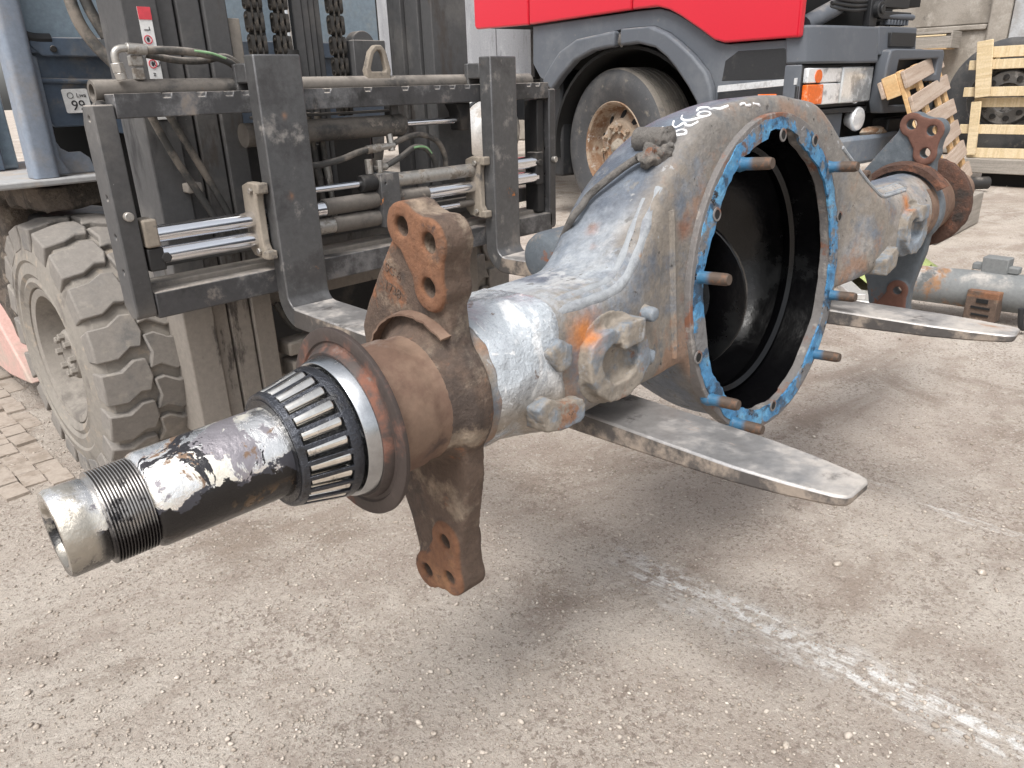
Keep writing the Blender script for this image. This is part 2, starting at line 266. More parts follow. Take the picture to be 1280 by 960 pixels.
M["roller"] = mat("polished_roller", (0.88, 0.85, 0.79), 0.2, 1.0, [dict(color=(0.13, 0.1, 0.07), scale=34, lo=0.58, hi=0.7, rough=0.35, metal=0.4)], None, rnd=True)
M["race"] = mat("ground_steel_ring", (0.46, 0.475, 0.49), 0.24, 1.0, [dict(color=(0.16, 0.12, 0.1), scale=30, lo=0.6, hi=0.7, rough=0.5, metal=0.3)], (260, 0.05, 0.0005))
M["wrap"] = mat("torn_clear_film_over_paint", (0.40, 0.435, 0.47), 0.14, 0.0, [dict(color=(0.66, 0.68, 0.70), scale=9, lo=0.50, hi=0.62, rough=0.2, stretch=(1.8, 1, 1), dist=0.7), dict(color=(0.27, 0.30, 0.33), scale=12, lo=0.52, hi=0.66, rough=0.2), dict(color=(0.255, 0.215, 0.17), scale=6, lo=0.38, hi=0.56, rough=0.4, mask=("Z", 0.02, -0.05)), dict(color=(0.62, 0.63, 0.64), scale=22, lo=0.6, hi=0.66, rough=0.2, dist=1.0), dict(color=(0.15, 0.115, 0.1), scale=17, lo=0.63, hi=0.69, rough=0.5)], [(9, 0.6, 0.02), (24, 0.9, 0.012), (70, 0.5, 0.004)], coat=0.8)
M["muddy_fit"] = mat("mud_caked_fitting", (0.135, 0.125, 0.115), 0.95, 0.0, [dict(color=(0.05, 0.046, 0.042), scale=18, lo=0.5, hi=0.66), dict(color=(0.21, 0.185, 0.16), scale=26, lo=0.52, hi=0.7), dict(color=(0.2, 0.085, 0.045), scale=14, lo=0.6, hi=0.7)], [(40, 0.9, 0.012), (140, 0.6, 0.003)])
M["chalk"] = mat("white_paint_marker", (0.86, 0.86, 0.87), 0.7)
# truck and yard
M["red"] = mat("red_truck_paint", (0.56, 0.006, 0.024), 0.28, 0.0, [dict(color=(0.52, 0.06, 0.06), scale=40, lo=0.68, hi=0.76, rough=0.7)], coat=0.45, var=0.025)
M["tgrey"] = mat("faded_dark_grey_plastic", (0.088, 0.098, 0.115), 0.58, 0.0, [dict(color=(0.12, 0.13, 0.145), scale=3, lo=0.45, hi=0.7, rough=0.66), dict(color=(0.17, 0.165, 0.16), scale=18, lo=0.6, hi=0.76, rough=0.85), dust(5, 0.45, 0.7, amt=0.5)], (300, 0.12, 0.0008), var=0.05)
M["tgrey_light"] = mat("scuffed_blue_grey_bumper", (0.14, 0.165, 0.20), 0.55, 0.0, [dict(color=(0.2, 0.215, 0.235), scale=6, lo=0.48, hi=0.7), dict(color=(0.3, 0.2, 0.14), scale=15, lo=0.64, hi=0.72, rough=0.9)], (90, 0.2, 0.001))
M["black"] = mat("black_plastic", (0.017, 0.018, 0.02), 0.55, 0.0, [dict(color=(0.06, 0.057, 0.054), scale=8, lo=0.52, hi=0.74, rough=0.85)], (80, 0.15, 0.001))
M["void"] = mat("painted_shade_black", (0.006, 0.006, 0.006), 0.9)  # near-black colour stands in for deep shade in holes, gaps and interiors
M["truck_tyre"] = mat("truck_tyre_rubber", (0.045, 0.046, 0.049), 0.7, 0.0, [dict(color=(0.085, 0.082, 0.08), scale=5, lo=0.42, hi=0.66, rough=0.9), dict(color=(0.15, 0.135, 0.115), scale=16, lo=0.56, hi=0.72, rough=0.95)], (90, 0.2, 0.0015))
M["tread_dusty"] = mat("dusty_truck_tread", (0.16, 0.142, 0.122), 0.95, 0.0, [dict(color=(0.09, 0.085, 0.08), scale=8, lo=0.48, hi=0.68)], (80, 0.3, 0.002))
M["rim_rust"] = mat("rusty_truck_rim", (0.30, 0.235, 0.175), 0.85, 0.05, [dict(color=(0.21, 0.125, 0.075), scale=9, lo=0.42, hi=0.6, rough=0.92), dict(color=(0.42, 0.4, 0.37), scale=14, lo=0.54, hi=0.68, rough=0.6), dict(color=(0.14, 0.065, 0.035), scale=18, lo=0.58, hi=0.7)], (120, 0.2, 0.001))
M["hub_dusty"] = mat("dusty_wheel_hub", (0.27, 0.235, 0.19), 0.92, 0.0, [dict(color=(0.15, 0.125, 0.1), scale=18, lo=0.48, hi=0.66)], (90, 0.3, 0.002))
M["lens"] = mat("cloudy_headlight_lens", (0.68, 0.70, 0.71), 0.12, 0.2, [dict(color=(0.30, 0.31, 0.32), scale=4, lo=0.45, hi=0.62, rough=0.2)], coat=0.6)
M["lens_clear"] = mat("silver_reflector", (0.85, 0.86, 0.88), 0.16, 0.35, [dict(color=(0.42, 0.43, 0.45), scale=7, lo=0.48, hi=0.62, rough=0.25)], coat=0.6)
M["amber"] = mat("amber_lens", (0.70, 0.13, 0.012), 0.25, 0.0, [dict(color=(0.85, 0.35, 0.2), scale=14, lo=0.52, hi=0.7)], coat=0.6)
M["strip"] = mat("white_reflective_strip", (0.55, 0.56, 0.57), 0.5, 0.1, [dict(color=(0.4, 0.4, 0.4), scale=20, lo=0.5, hi=0.7)])
M["alu"] = mat("dull_aluminium", (0.62, 0.61, 0.59), 0.4, 0.55, [dict(color=(0.33, 0.3, 0.27), scale=5, lo=0.45, hi=0.68, rough=0.75, metal=0.2)], (60, 0.1, 0.002))
M["board_grey"] = mat("weathered_grey_board", (0.29, 0.295, 0.31), 0.6, 0.2, [dict(color=(0.38, 0.385, 0.40), scale=3, lo=0.45, hi=0.65, stretch=(1, 4, 0.4)), dict(color=(0.2, 0.2, 0.21), scale=10, lo=0.52, hi=0.7, stretch=(1, 5, 0.3))], (30, 0.2, 0.003))
M["concrete"] = mat("stained_concrete_wall", (0.30, 0.27, 0.235), 0.92, 0.0, [dict(color=(0.22, 0.195, 0.165), scale=1.3, lo=0.42, hi=0.62), dict(color=(0.37, 0.34, 0.30), scale=4, lo=0.5, hi=0.7), dict(color=(0.14, 0.125, 0.11), scale=7, lo=0.62, hi=0.74)], [(6, 0.3, 0.03), (60, 0.3, 0.004)])
M["panel_light"] = mat("scratched_light_grey_door", (0.42, 0.43, 0.44), 0.6, 0.15, [dict(color=(0.32, 0.31, 0.30), scale=4, lo=0.46, hi=0.66), dict(color=(0.54, 0.54, 0.54), scale=9, lo=0.55, hi=0.72)], (30, 0.15, 0.003))
def wood(name, c, c2, c3):
    return mat(name, c, 0.8, 0.0, [dict(color=c2, scale=6, lo=0.42, hi=0.62, stretch=(0.35, 0.35, 6)), dict(color=c3, scale=11, lo=0.56, hi=0.7, stretch=(0.25, 0.25, 9)), dict(color=(c[0] * 0.45, c[1] * 0.4, c[2] * 0.36), scale=9, lo=0.68, hi=0.73)], (50, 0.3, 0.002), rnd=True)
M["wood_new"] = wood("pale_new_timber", (0.62, 0.49, 0.30), (0.70, 0.57, 0.38), (0.5, 0.36, 0.2))
M["wood_old"] = wood("weathered_grey_pallet_board", (0.36, 0.275, 0.215), (0.43, 0.345, 0.28), (0.24, 0.175, 0.135))
M["wood_mid"] = wood("orange_pallet_stringer", (0.56, 0.355, 0.17), (0.62, 0.43, 0.23), (0.42, 0.24, 0.11))
M["beam_grey"] = wood("grey_timber_beam", (0.26, 0.235, 0.205), (0.32, 0.29, 0.255), (0.18, 0.155, 0.13))
M["spare"] = mat("grey_axle_tube_paint", (0.165, 0.172, 0.172), 0.75, 0.05, [dict(color=(0.36, 0.34, 0.315), scale=6, lo=0.42, hi=0.62, rough=0.95, up=(0.1, 0.8)), dict(color=(0.26, 0.15, 0.085), scale=8, lo=0.52, hi=0.66, rough=0.95), dict(color=(0.10, 0.105, 0.105), scale=7, lo=0.54, hi=0.7)], (60, 0.3, 0.003))
M["green_sheet"] = mat("pale_green_sheet", (0.36, 0.42, 0.16), 0.6, 0.0, [dict(color=(0.25, 0.3, 0.11), scale=12, lo=0.5, hi=0.66)], (30, 0.4, 0.01))
M["wheel_dark"] = mat("stored_wheel_rim", (0.16, 0.155, 0.15), 0.5, 0.5, [dict(color=(0.36, 0.35, 0.34), scale=7, lo=0.48, hi=0.64, rough=0.4), dict(color=(0.06, 0.055, 0.052), scale=12, lo=0.54, hi=0.7, rough=0.8)], (60, 0.3, 0.003))
M["paver"] = mat("worn_paving_stone", (0.34, 0.29, 0.245), 0.93, 0.0, [dict(color=(0.26, 0.215, 0.175), scale=12, lo=0.46, hi=0.64)], [(50, 0.4, 0.006)], rnd=True)
M["pebble"] = mat("pale_gravel", (0.46, 0.405, 0.35), 0.9, 0.0, [dict(color=(0.30, 0.255, 0.21), scale=30, lo=0.42, hi=0.6), dict(color=(0.55, 0.5, 0.44), scale=24, lo=0.57, hi=0.66)], (90, 0.3, 0.002))

# ------------------------------------------------------------------ mesh helpers
def basis(d):
    d = Vector(d).normalized()
    a = Vector((0, 0, 1)) if abs(d.z) < 0.9 else Vector((1, 0, 0))
    x = d.cross(a).normalized()
    return x, d.cross(x).normalized(), d

class MB:
    """collects shapes in one bmesh; build() links them as one mesh object"""
    def __init__(s, off=(0, 0, 0)):
        s.bm = bmesh.new(); s.off = Vector(off)
    def v(s, p):
        return s.bm.verts.new(Vector(p))
    def box(s, lo, hi, rot=None, piv=None):
        lo, hi = Vector(lo), Vector(hi)
        c = (lo + hi) / 2
        vs = []
        for z in (lo.z, hi.z):
            for (x, y) in ((lo.x, lo.y), (hi.x, lo.y), (hi.x, hi.y), (lo.x, hi.y)):
                p = Vector((x, y, z))
                if rot:
                    q = Vector(piv) if piv else c
                    p = rot @ (p - q) + q
                vs.append(s.v(p))
        for f in ((3, 2, 1, 0), (4, 5, 6, 7), (0, 1, 5, 4), (1, 2, 6, 5), (2, 3, 7, 6), (3, 0, 4, 7)):
            s.bm.faces.new([vs[i] for i in f])
        return s
    def lathe(s, prof, org=(0, 0, 0), ax=(1, 0, 0), segs=32, fn=None, closed=False):
        x, y, d = basis(ax)
        org = Vector(org)
        rings = []
        for (t, r) in prof:
            if r <= 1e-6:
                rings.append([s.v(org + d * t)])
            else:
                ring = []
                for i in range(segs):
                    a = 2 * math.pi * i / segs
                    rr = r if fn is None else fn(t, r, a)
                    ring.append(s.v(org + d * t + (x * math.cos(a) + y * math.sin(a)) * rr))
                rings.append(ring)
        pairs = list(zip(rings, rings[1:]))
        if closed: pairs.append((rings[-1], rings[0]))
        for A_, B_ in pairs:
            for i in range(segs):
                j = (i + 1) % segs
                if len(A_) == 1 and len(B_) == 1: continue
                if len(A_) == 1: s.bm.faces.new((A_[0], B_[j], B_[i]))
                elif len(B_) == 1: s.bm.faces.new((A_[i], A_[j], B_[0]))
                else: s.bm.faces.new((A_[i], A_[j], B_[j], B_[i]))
        return s
    def cyl(s, p0, p1, r, r1=None, segs=20):
        p0, p1 = Vector(p0), Vector(p1)
        l = (p1 - p0).length
        r1 = r if r1 is None else r1
        return s.lathe([(0, 0), (0, r), (l, r1), (l, 0)], p0, p1 - p0, segs)
    def tube(s, pts, r, segs=10, smooth=4, caps=True):
        P = [Vector(p) for p in pts]
        if smooth and len(P) > 2:
            Q = []
            for i in range(len(P) - 1):
                a, b, c, d = P[max(i - 1, 0)], P[i], P[i + 1], P[min(i + 2, len(P) - 1)]
                for k in range(smooth):
                    t = k / smooth
                    Q.append(0.5 * ((2 * b) + (c - a) * t + (2 * a - 5 * b + 4 * c - d) * t * t + (3 * b - a - 3 * c + d) * t ** 3))
            Q.append(P[-1]); P = Q
        rr = r if callable(r) else (lambda k: r)
        up = None; rings = []
        for i, p in enumerate(P):
            d = (P[min(i + 1, len(P) - 1)] - P[max(i - 1, 0)]).normalized()
            if up is None: x, y, _ = basis(d)
            else:
                x = (up - d * up.dot(d)).normalized(); y = d.cross(x)
            up = x
            rad = rr(i / (len(P) - 1))
            rings.append([s.v(p + (x * math.cos(2 * math.pi * k / segs) + y * math.sin(2 * math.pi * k / segs)) * rad) for k in range(segs)])
        for A_, B_ in zip(rings, rings[1:]):
            for i in range(segs):
                j = (i + 1) % segs
                s.bm.faces.new((A_[i], A_[j], B_[j], B_[i]))
        if caps:
            s.bm.faces.new(rings[0][::-1]); s.bm.faces.new(rings[-1])
        return s
    def prism(s, outer, d0, d1, fr, holes=()):
        """outline (and holes) in 2-D; fr(a, b, d) -> point"""
        t = bmesh.new()
        for loop in [outer] + list(holes):
            vs = [t.verts.new((p[0], p[1], 0)) for p in loop]
            for i in range(len(vs)): t.edges.new((vs[i], vs[(i + 1) % len(vs)]))
        bmesh.ops.triangle_fill(t, use_beauty=True, use_dissolve=False, edges=t.edges[:])
        t.verts.index_update()
        tris = [[(vv.co.x, vv.co.y) for vv in f.verts] for f in t.faces]
        key = {}
        def g(p, d):
            k = (round(p[0], 6), round(p[1], 6), d)
            if k not in key: key[k] = s.v(fr(p[0], p[1], d))
            return key[k]
        for tr in tris:
            try:
                s.bm.faces.new([g(p, d0) for p in tr]); s.bm.faces.new([g(p, d1) for p in tr][::-1])
            except ValueError: pass
        for loop in [outer] + list(holes):
            n = len(loop)
            for i in range(n):
                a, b = loop[i], loop[(i + 1) % n]
                try: s.bm.faces.new((g(a, d0), g(b, d0), g(b, d1), g(a, d1)))
                except ValueError: pass
        t.free()
        return s
    def loft(s, rings, closed=True, caps=True, skip=None):
        V = [[s.v(p) for p in r] for r in rings]
        n = len(V[0])
        for i in range(len(V) - 1):
            for j in range(n if closed else n - 1):
                k = (j + 1) % n
                if skip and skip(i, j): continue
                s.bm.faces.new((V[i][j], V[i][k], V[i + 1][k], V[i + 1][j]))
        if caps and closed:
            s.bm.faces.new(V[0][::-1]); s.bm.faces.new(V[-1])
        return s
    def blob(s, c, r, seed=0, amp=0.35, sub=2, sc=(1, 1, 1)):
        res = bmesh.ops.create_icosphere(s.bm, subdivisions=sub, radius=1)
        for vv in res["verts"]:
            n = noise.noise(vv.co * 1.7 + Vector((seed, seed * 2.3, 0)))
            vv.co = Vector(c) + Vector((vv.co.x * sc[0], vv.co.y * sc[1], vv.co.z * sc[2])) * r * (1 + amp * n)
        return s
    def mesh(s, name, m, ang=35):
        bmesh.ops.recalc_face_normals(s.bm, faces=s.bm.faces[:])
        me = bpy.data.meshes.new(name)
        if s.off.length > 0:
            bmesh.ops.translate(s.bm, verts=s.bm.verts[:], vec=-s.off)
        s.bm.to_mesh(me); s.bm.free()
        if m: me.materials.append(m if not isinstance(m, str) else M[m])
        me.polygons.foreach_set("use_smooth", [True] * len(me.polygons))
        me.set_sharp_from_angle(angle=R(ang))
        return me
    def build(s, name, m, parent=None, bev=0, ang=35, segs=2):
        me = s.mesh(name, m, ang)
        o = bpy.data.objects.new(name, me)
        COL.objects.link(o)
        if parent: o.parent = parent
        if bev:
            md = o.modifiers.new("bevel", 'BEVEL'); md.width = bev; md.segments = segs; md.limit_method = 'ANGLE'; md.angle_limit = R(40)
        return o

def inst(name, me, parent, mtx=None):
    o = bpy.data.objects.new(name, me)
    COL.objects.link(o)
    o.parent = parent
    if mtx is not None: o.matrix_basis = mtx
    return o

def remesh(o, voxel, it=4, noise_amp=0.0):
    md = o.modifiers.new("r", 'REMESH'); md.mode = 'VOXEL'; md.voxel_size = voxel
    if it:
        sm = o.modifiers.new("s", 'SMOOTH'); sm.iterations = it; sm.factor = 0.5
    bpy.context.view_layer.update()
    ev = o.evaluated_get(bpy.context.evaluated_depsgraph_get())
    me = bpy.data.meshes.new_from_object(ev)
    o.modifiers.clear()
    old = o.data; o.data = me
    bpy.data.meshes.remove(old)
    me.polygons.foreach_set("use_smooth", [True] * len(me.polygons))

def thing(name, label, cat, loc=(0, 0, 0), group=None, mtx=None):
    o = bpy.data.objects.new(name, None)
    COL.objects.link(o)
    o.empty_display_size = 0.2
    if mtx is not None: o.matrix_world = mtx
    else: o.location = loc
    o["label"] = label; o["category"] = cat
    if group: o["group"] = group
    return o

def circ(c, r, n=20, r2=None, ph=0):
    r2 = r if r2 is None else r2
    return [(c[0] + r * math.cos(2 * math.pi * i / n + ph), c[1] + r2 * math.sin(2 * math.pi * i / n + ph)) for i in range(n)]

def ss(a, b, x):
    t = max(0, min(1, (x - a) / (b - a))); return t * t * (3 - 2 * t)

def interp(tab, x):
    if x <= tab[0][0]: return tab[0][1]
    for (a, b), (c, d) in zip(tab, tab[1:]):
        if x <= c: return b + (d - b) * (x - a) / (c - a)
    return tab[-1][1]

def text_mesh(txt, size, name, m, parent, mtx, depth=0.0006):
    cu = bpy.data.curves.new(name, 'FONT'); cu.body = txt; cu.size = size; cu.extrude = depth
    cu.align_x = 'CENTER'; cu.align_y = 'CENTER'
    t = bpy.data.objects.new(name, cu); COL.objects.link(t)
    bpy.context.view_layer.update()
    me = bpy.data.meshes.new_from_object(t.evaluated_get(bpy.context.evaluated_depsgraph_get()))
    bpy.data.objects.remove(t); bpy.data.curves.remove(cu)
    me.materials.clear(); me.materials.append(M[m]); me.name = name
    return inst(name, me, parent, mtx)

# ------------------------------------------------------------------ ground
def ground_material():
    m = bpy.data.materials.new("dusty_yard_ground"); m.use_nodes = True
    nt = m.node_tree; N, L = nt.nodes, nt.links
    b = N["Principled BSDF"]; b.inputs["Roughness"].default_value = 0.95
    b.inputs["Specular IOR Level"].default_value = 0.2
    tc = N.new("ShaderNodeTexCoord"); co = tc.outputs["Object"]
    def nz(scale, detail=8, stretch=None, rough=0.62, dist=0.0):
        v = co
        if stretch:
            vm = N.new("ShaderNodeVectorMath"); vm.operation = 'MULTIPLY'; vm.inputs[1].default_value = stretch
            L.new(co, vm.inputs[0]); v = vm.outputs[0]
        n = N.new("ShaderNodeTexNoise"); n.inputs["Scale"].default_value = scale; n.inputs["Detail"].default_value = detail
        n.inputs["Roughness"].default_value = rough; n.inputs["Distortion"].default_value = dist
        L.new(v, n.inputs["Vector"]); return n.outputs["Fac"]
    def sm(s, a, c, lo=0.0, hi=1.0):
        mr = N.new("ShaderNodeMapRange"); mr.interpolation_type = 'SMOOTHSTEP'
        mr.inputs["From Min"].default_value = a; mr.inputs["From Max"].default_value = c
        mr.inputs["To Min"].default_value = lo; mr.inputs["To Max"].default_value = hi
        L.new(s, mr.inputs["Value"]); return mr.outputs[0]
    def op(o, a, c=None):
        x = N.new("ShaderNodeMath"); x.operation = o; x.use_clamp = False
        for i, q in enumerate((a, c)):
            if q is None: continue
            if isinstance(q, (int, float)): x.inputs[i].default_value = q
            else: L.new(q, x.inputs[i])
        return x.outputs[0]
    def mix(f, a, c):
        x = N.new("ShaderNodeMixRGB"); L.new(f, x.inputs[0])
        for i, q in ((1, a), (2, c)):
            if isinstance(q, tuple): x.inputs[i].default_value = (*q, 1)
            else: L.new(q, x.inputs[i])
        return x.outputs[0]
    col = mix(sm(nz(1.1, 8), 0.36, 0.66), (0.435, 0.378, 0.328), (0.555, 0.502, 0.444))
    col = mix(sm(nz(4.2, 8), 0.45, 0.72), col, (0.35, 0.293, 0.25))
    col = mix(op('MULTIPLY', sm(nz(2.3, 9, None, 0.68, 0.6), 0.52, 0.66), 0.75), col, (0.275, 0.222, 0.18))
    col = mix(sm(nz(45, 4, None, 0.7), 0.55, 0.78), col, (0.55, 0.505, 0.45))
    col = mix(op('MULTIPLY', sm(nz(130, 4, None, 0.72), 0.555, 0.63), 0.75), col, (0.205, 0.168, 0.14))
    col = mix(op('MULTIPLY', sm(nz(175, 3, None, 0.7), 0.60, 0.68), 0.7), col, (0.70, 0.66, 0.60))
    col = mix(op('MULTIPLY', op('MULTIPLY', sm(nz(3.0, 7, None, 0.65), 0.48, 0.6), sm(nz(85, 5, None, 0.75), 0.52, 0.58)), 0.8), col, (0.25, 0.205, 0.172))
    col = mix(op('MULTIPLY', sm(nz(0.9, 9, (1.0, 2.2, 1), 0.7, 0.8), 0.50, 0.62), 0.6), col, (0.30, 0.242, 0.198))
    col = mix(op('MULTIPLY', sm(nz(11, 8, None, 0.72, 0.3), 0.62, 0.70), 0.7), col, (0.21, 0.168, 0.138))
    # pale broken aggregate
    vo = N.new("ShaderNodeTexVoronoi"); vo.inputs["Scale"].default_value = 75; L.new(co, vo.inputs["Vector"])
    sep = N.new("ShaderNodeSeparateColor"); L.new(vo.outputs["Color"], sep.inputs[0])
    peb = op('MULTIPLY', sm(vo.outputs["Distance"], 0.30, 0.16), sm(sep.outputs[0], 0.86, 0.9))
    col = mix(op('MULTIPLY', peb, 0.6), col, (0.6, 0.55, 0.49))
    # worn oil-dark zone and tyre-dirt patches
    px = N.new("ShaderNodeSeparateXYZ"); L.new(co, px.inputs[0])
    X, Y = px.outputs[0], px.outputs[1]
    # scrape marks left by fork tips: thin chalky streaks running along Y
    def streak(x0, w, y0, y1, seed, dens):
        vm = N.new("ShaderNodeVectorMath"); vm.operation = 'MULTIPLY'; vm.inputs[1].default_value = (48, 2.6, 1); L.new(co, vm.inputs[0])
        va = N.new("ShaderNodeVectorMath"); va.operation = 'ADD'; va.inputs[1].default_value = (seed, seed, 0); L.new(vm.outputs[0], va.inputs[0])
        n = N.new("ShaderNodeTexNoise"); n.inputs["Scale"].default_value = 1.0; n.inputs["Detail"].default_value = 7; n.inputs["Roughness"].default_value = 0.72
        L.new(va.outputs[0], n.inputs["Vector"])
        dx = op('ABSOLUTE', op('SUBTRACT', op('ADD', X, op('MULTIPLY', op('SUBTRACT', nz(2.2, 2), 0.5), 0.07)), x0))
        band = sm(dx, w, w * 0.15)
        yb = op('MULTIPLY', sm(Y, y0, y0 + 0.12), sm(Y, y1, y1 - 0.2))
        f = op('MULTIPLY', op('MULTIPLY', band, yb), sm(n.outputs["Fac"], dens, dens + 0.2))
        f = op('MULTIPLY', f, sm(nz(45, 6, None, 0.7), 0.42, 0.56))
        return f
    for args in ((1.078, 0.075, -1.0, 0.84, 3.0, 0.38), (1.11, 0.03, 0.35, 0.88, 11.0, 0.43), (1.71, 0.06, -0.6, 0.62, 23.0, 0.49), (1.28, 0.025, 0.95, 1.35, 31.0, 0.55)):
        col = mix(op('MULTIPLY', streak(*args), 0.95), col, (0.80, 0.79, 0.77))
    L.new(col, b.inputs["Base Color"])
    bp1 = N.new("ShaderNodeBump"); bp1.inputs["Strength"].default_value = 0.5; bp1.inputs["Distance"].default_value = 0.02; L.new(nz(7, 8), bp1.inputs["Height"])
    bp2 = N.new("ShaderNodeBump"); bp2.inputs["Strength"].default_value = 0.95; bp2.inputs["Distance"].default_value = 0.012; L.new(nz(70, 6, None, 0.72), bp2.inputs["Height"]); L.new(bp1.outputs[0], bp2.inputs["Normal"])
    bp3 = N.new("ShaderNodeBump"); bp3.inputs["Strength"].default_value = 0.5; bp3.inputs["Distance"].default_value = 0.003; L.new(peb, bp3.inputs["Height"]); L.new(bp2.outputs[0], bp3.inputs["Normal"])
    bp4 = N.new("ShaderNodeBump"); bp4.inputs["Strength"].default_value = 0.7; bp4.inputs["Distance"].default_value = 0.0035; L.new(nz(240, 4, None, 0.7), bp4.inputs["Height"]); L.new(bp3.outputs[0], bp4.inputs["Normal"])
    L.new(bp4.outputs[0], b.inputs["Normal"])
    return m

M["ground"] = ground_material()
g = MB()
n = 90
def gc(i): # denser near the camera
    t = (i / n) * 2 - 1
    return 2.0 * t + 118 * t ** 5
gv = [[None] * (n + 1) for _ in range(n + 1)]
for i in range(n + 1):
    for j in range(n + 1):
        x, y = gc(i) + 1.0, gc(j) + 0.8
        r = math.hypot(x - 1, y - 1)
        z = (noise.noise(Vector((x * 1.3, y * 1.3, 0))) * 0.010 + noise.noise(Vector((x * 4, y * 4, 3))) * 0.004) * (1 if r < 3 else 3 / r) - 0.012
        gv[i][j] = g.v((x, y, z))
for i in range(n):
    for j in range(n):
        g.bm.faces.new((gv[i][j], gv[i + 1][j], gv[i + 1][j + 1], gv[i][j + 1]))
go = g.build("ground", "ground", ang=80)
go["kind"] = "structure"

# loose gravel: nobody could count it
g = MB()
rg = random.Random(3)
base = bmesh.new(); bmesh.ops.create_icosphere(base, subdivisions=1, radius=1)
bv = [v.co.copy() for v in base.verts]; bf = [[v.index for v in f.verts] for f in base.faces]; base.free()
verts, faces = [], []
def pebble(x, y, r):
    k = len(verts)
    sx, sy, sz = r * rg.uniform(0.7, 1.3), r * rg.uniform(0.7, 1.3), r * rg.uniform(0.45, 0.8)
    a = rg.uniform(0, 6.28); ca, sa = math.cos(a), math.sin(a)
    z0 = -0.012 + noise.noise(Vector((x * 1.3, y * 1.3, 0))) * 0.010 + noise.noise(Vector((x * 4, y * 4, 3))) * 0.004
    for p in bv:
        q = 1 + rg.uniform(-0.22, 0.22)
        px, py = p.x * sx * q, p.y * sy * q
        verts.append((x + px * ca - py * sa, y + px * sa + py * ca, z0 + 0.001 + sz * 0.35 + p.z * sz * q))
    faces.extend([[i + k for i in f] for f in bf])
for _ in range(34000):
    d = 0.45 + 3.2 * rg.random() ** 1.6
    a = R(rg.uniform(-35, 118))
    x, y = d * math.cos(a), d * math.sin(a)
    pebble(x, y, 0.0012 + 0.0026 * rg.random() ** 2 + (0.0035 * rg.random() if rg.random() < 0.03 else 0))
for _ in range(1800):
    x, y = rg.uniform(2.2, 11), rg.uniform(-2.5, 5)
    pebble(x, y, 0.003 + 0.006 * rg.random() ** 3)
# a few larger stones where they lie in front
for (x, y, r) in ((0.45, 0.70, 0.0065), (0.62, 0.78, 0.007), (0.60, 0.80, 0.005), (0.52, 0.62, 0.006), (0.86, 0.30, 0.008), (0.94, 0.24, 0.008), (0.72, 0.50, 0.005), (0.34, 1.05, 0.006), (1.35, 0.42, 0.010), (1.5, 0.2, 0.009), (0.30, 0.92, 0.007)):
    pebble(x, y, r)
me = bpy.data.meshes.new("gravel"); me.from_pydata(verts, [], faces); me.materials.append(M["pebble"])
me.polygons.foreach_set("use_smooth", [True] * len(me.polygons))
o = bpy.data.objects.new("gravel", me); COL.objects.link(o)
o["kind"] = "stuff"; o["label"] = "loose pale gravel scattered over the dusty yard ground"; o["category"] = "gravel"

# worn paving behind the forklift wheel
pv = MB()
pv.box((-1.6, 2.02, -0.06), (0.70, 5.2, -0.019))
pv = pv.build("pavement", "ground"); pv["kind"] = "structure"
pm = MB().box((-0.0255, -0.040, -0.03), (0.0255, 0.040, 0.004)).mesh("paver", "paver")
npv = 0
for j in range(30):
    for i in range(18):
        x = -0.02 + i * 0.0535; y = 2.06 + j * 0.0835 + (0.041 if i % 2 else 0)
        if not (0.06 + 0.10 * (y - 2) < x < 0.40 + 0.14 * (y - 2)) or npv >= 290: continue
        npv += 1
        mt = Matrix.Translation((x, y, rg.uniform(-0.014, -0.004))) @ Matrix.Rotation(rg.uniform(-0.08, 0.08), 4, 'Z') @ Matrix.Rotation(rg.uniform(-0.04, 0.04), 4, 'X')
        inst("paver", pm, pv, mt)

# ------------------------------------------------------------------ drive axle on the forks
S97 = 0.97
O_ = Vector((0.1179, 0.675, 0.5516)); Cc = Vector((0, 0, 0.9))
O_ = Cc + (O_ - Cc) * S97
av, uv, wv = Vector((0.9992, -0.0349, 0.0192)), Vector((-0.0362, -0.9969, 0.0697)), Vector((-0.0167, 0.0704, 0.9974))
AM = Matrix(((av.x, -uv.x, wv.x, O_.x), (av.y, -uv.y, wv.y, O_.y), (av.z, -uv.z, wv.z, O_.z), (0, 0, 0, 1))) @ Matrix.Scale(S97, 4)
axle = thing("drive_axle", "big rusty truck drive axle housing with open round centre, lying across the forks", "axle", mtx=AM)
SC = 1.13
def Lc(s, u, w): return Vector((s, -u, w))
HT = [(0, 0.301), (0.065, 0.299), (0.18, 0.280), (0.242, 0.245), (0.305, 0.194), (0.375, 0.1335), (0.405, 0.115), (0.44, 0.0925), (0.50, 0.090), (2, 0.0885)]
def smooth_tab(tab, x, h=0.02):
    return (interp(tab, x - h) + 2 * interp(tab, x) + interp(tab, x + h)) / 4
def sec(s, t):
    d = abs(s - SC)
    ht = smooth_tab(HT, d)
    c = math.sqrt(max(0, 0.262 ** 2 - d * d))
    hb = max(0.088, (c ** 4 + 0.088 ** 4) ** 0.25)
    k = ss(0.44, 0.26, d)
    k2 = ss(0.46, 0.20, d)
    uf = 0.084 + (0.058 - 0.084) * k
    ub = 0.086 + (0.185 - 0.086) * k2
    rnd_ = ss(0.56, 0.64, d)                  # round towards the spindle ends
    nf = 4.5 + 5 * k; nb = 4.5 - 2.0 * k2
    nf = nf + (2.0 - nf) * rnd_; nb = nb + (2.0 - nb) * rnd_
    co, si = math.cos(t), math.sin(t)
    nn = nf if co >= 0 else nb
    q = (abs(co) ** nn + abs(si) ** nn) ** (-1.0 / nn)
    u = co * q * (uf if co >= 0 else ub)
    w = si * q * (ht if si >= 0 else hb)
    return Lc(s, u, w)
NS, NT = 150, 112
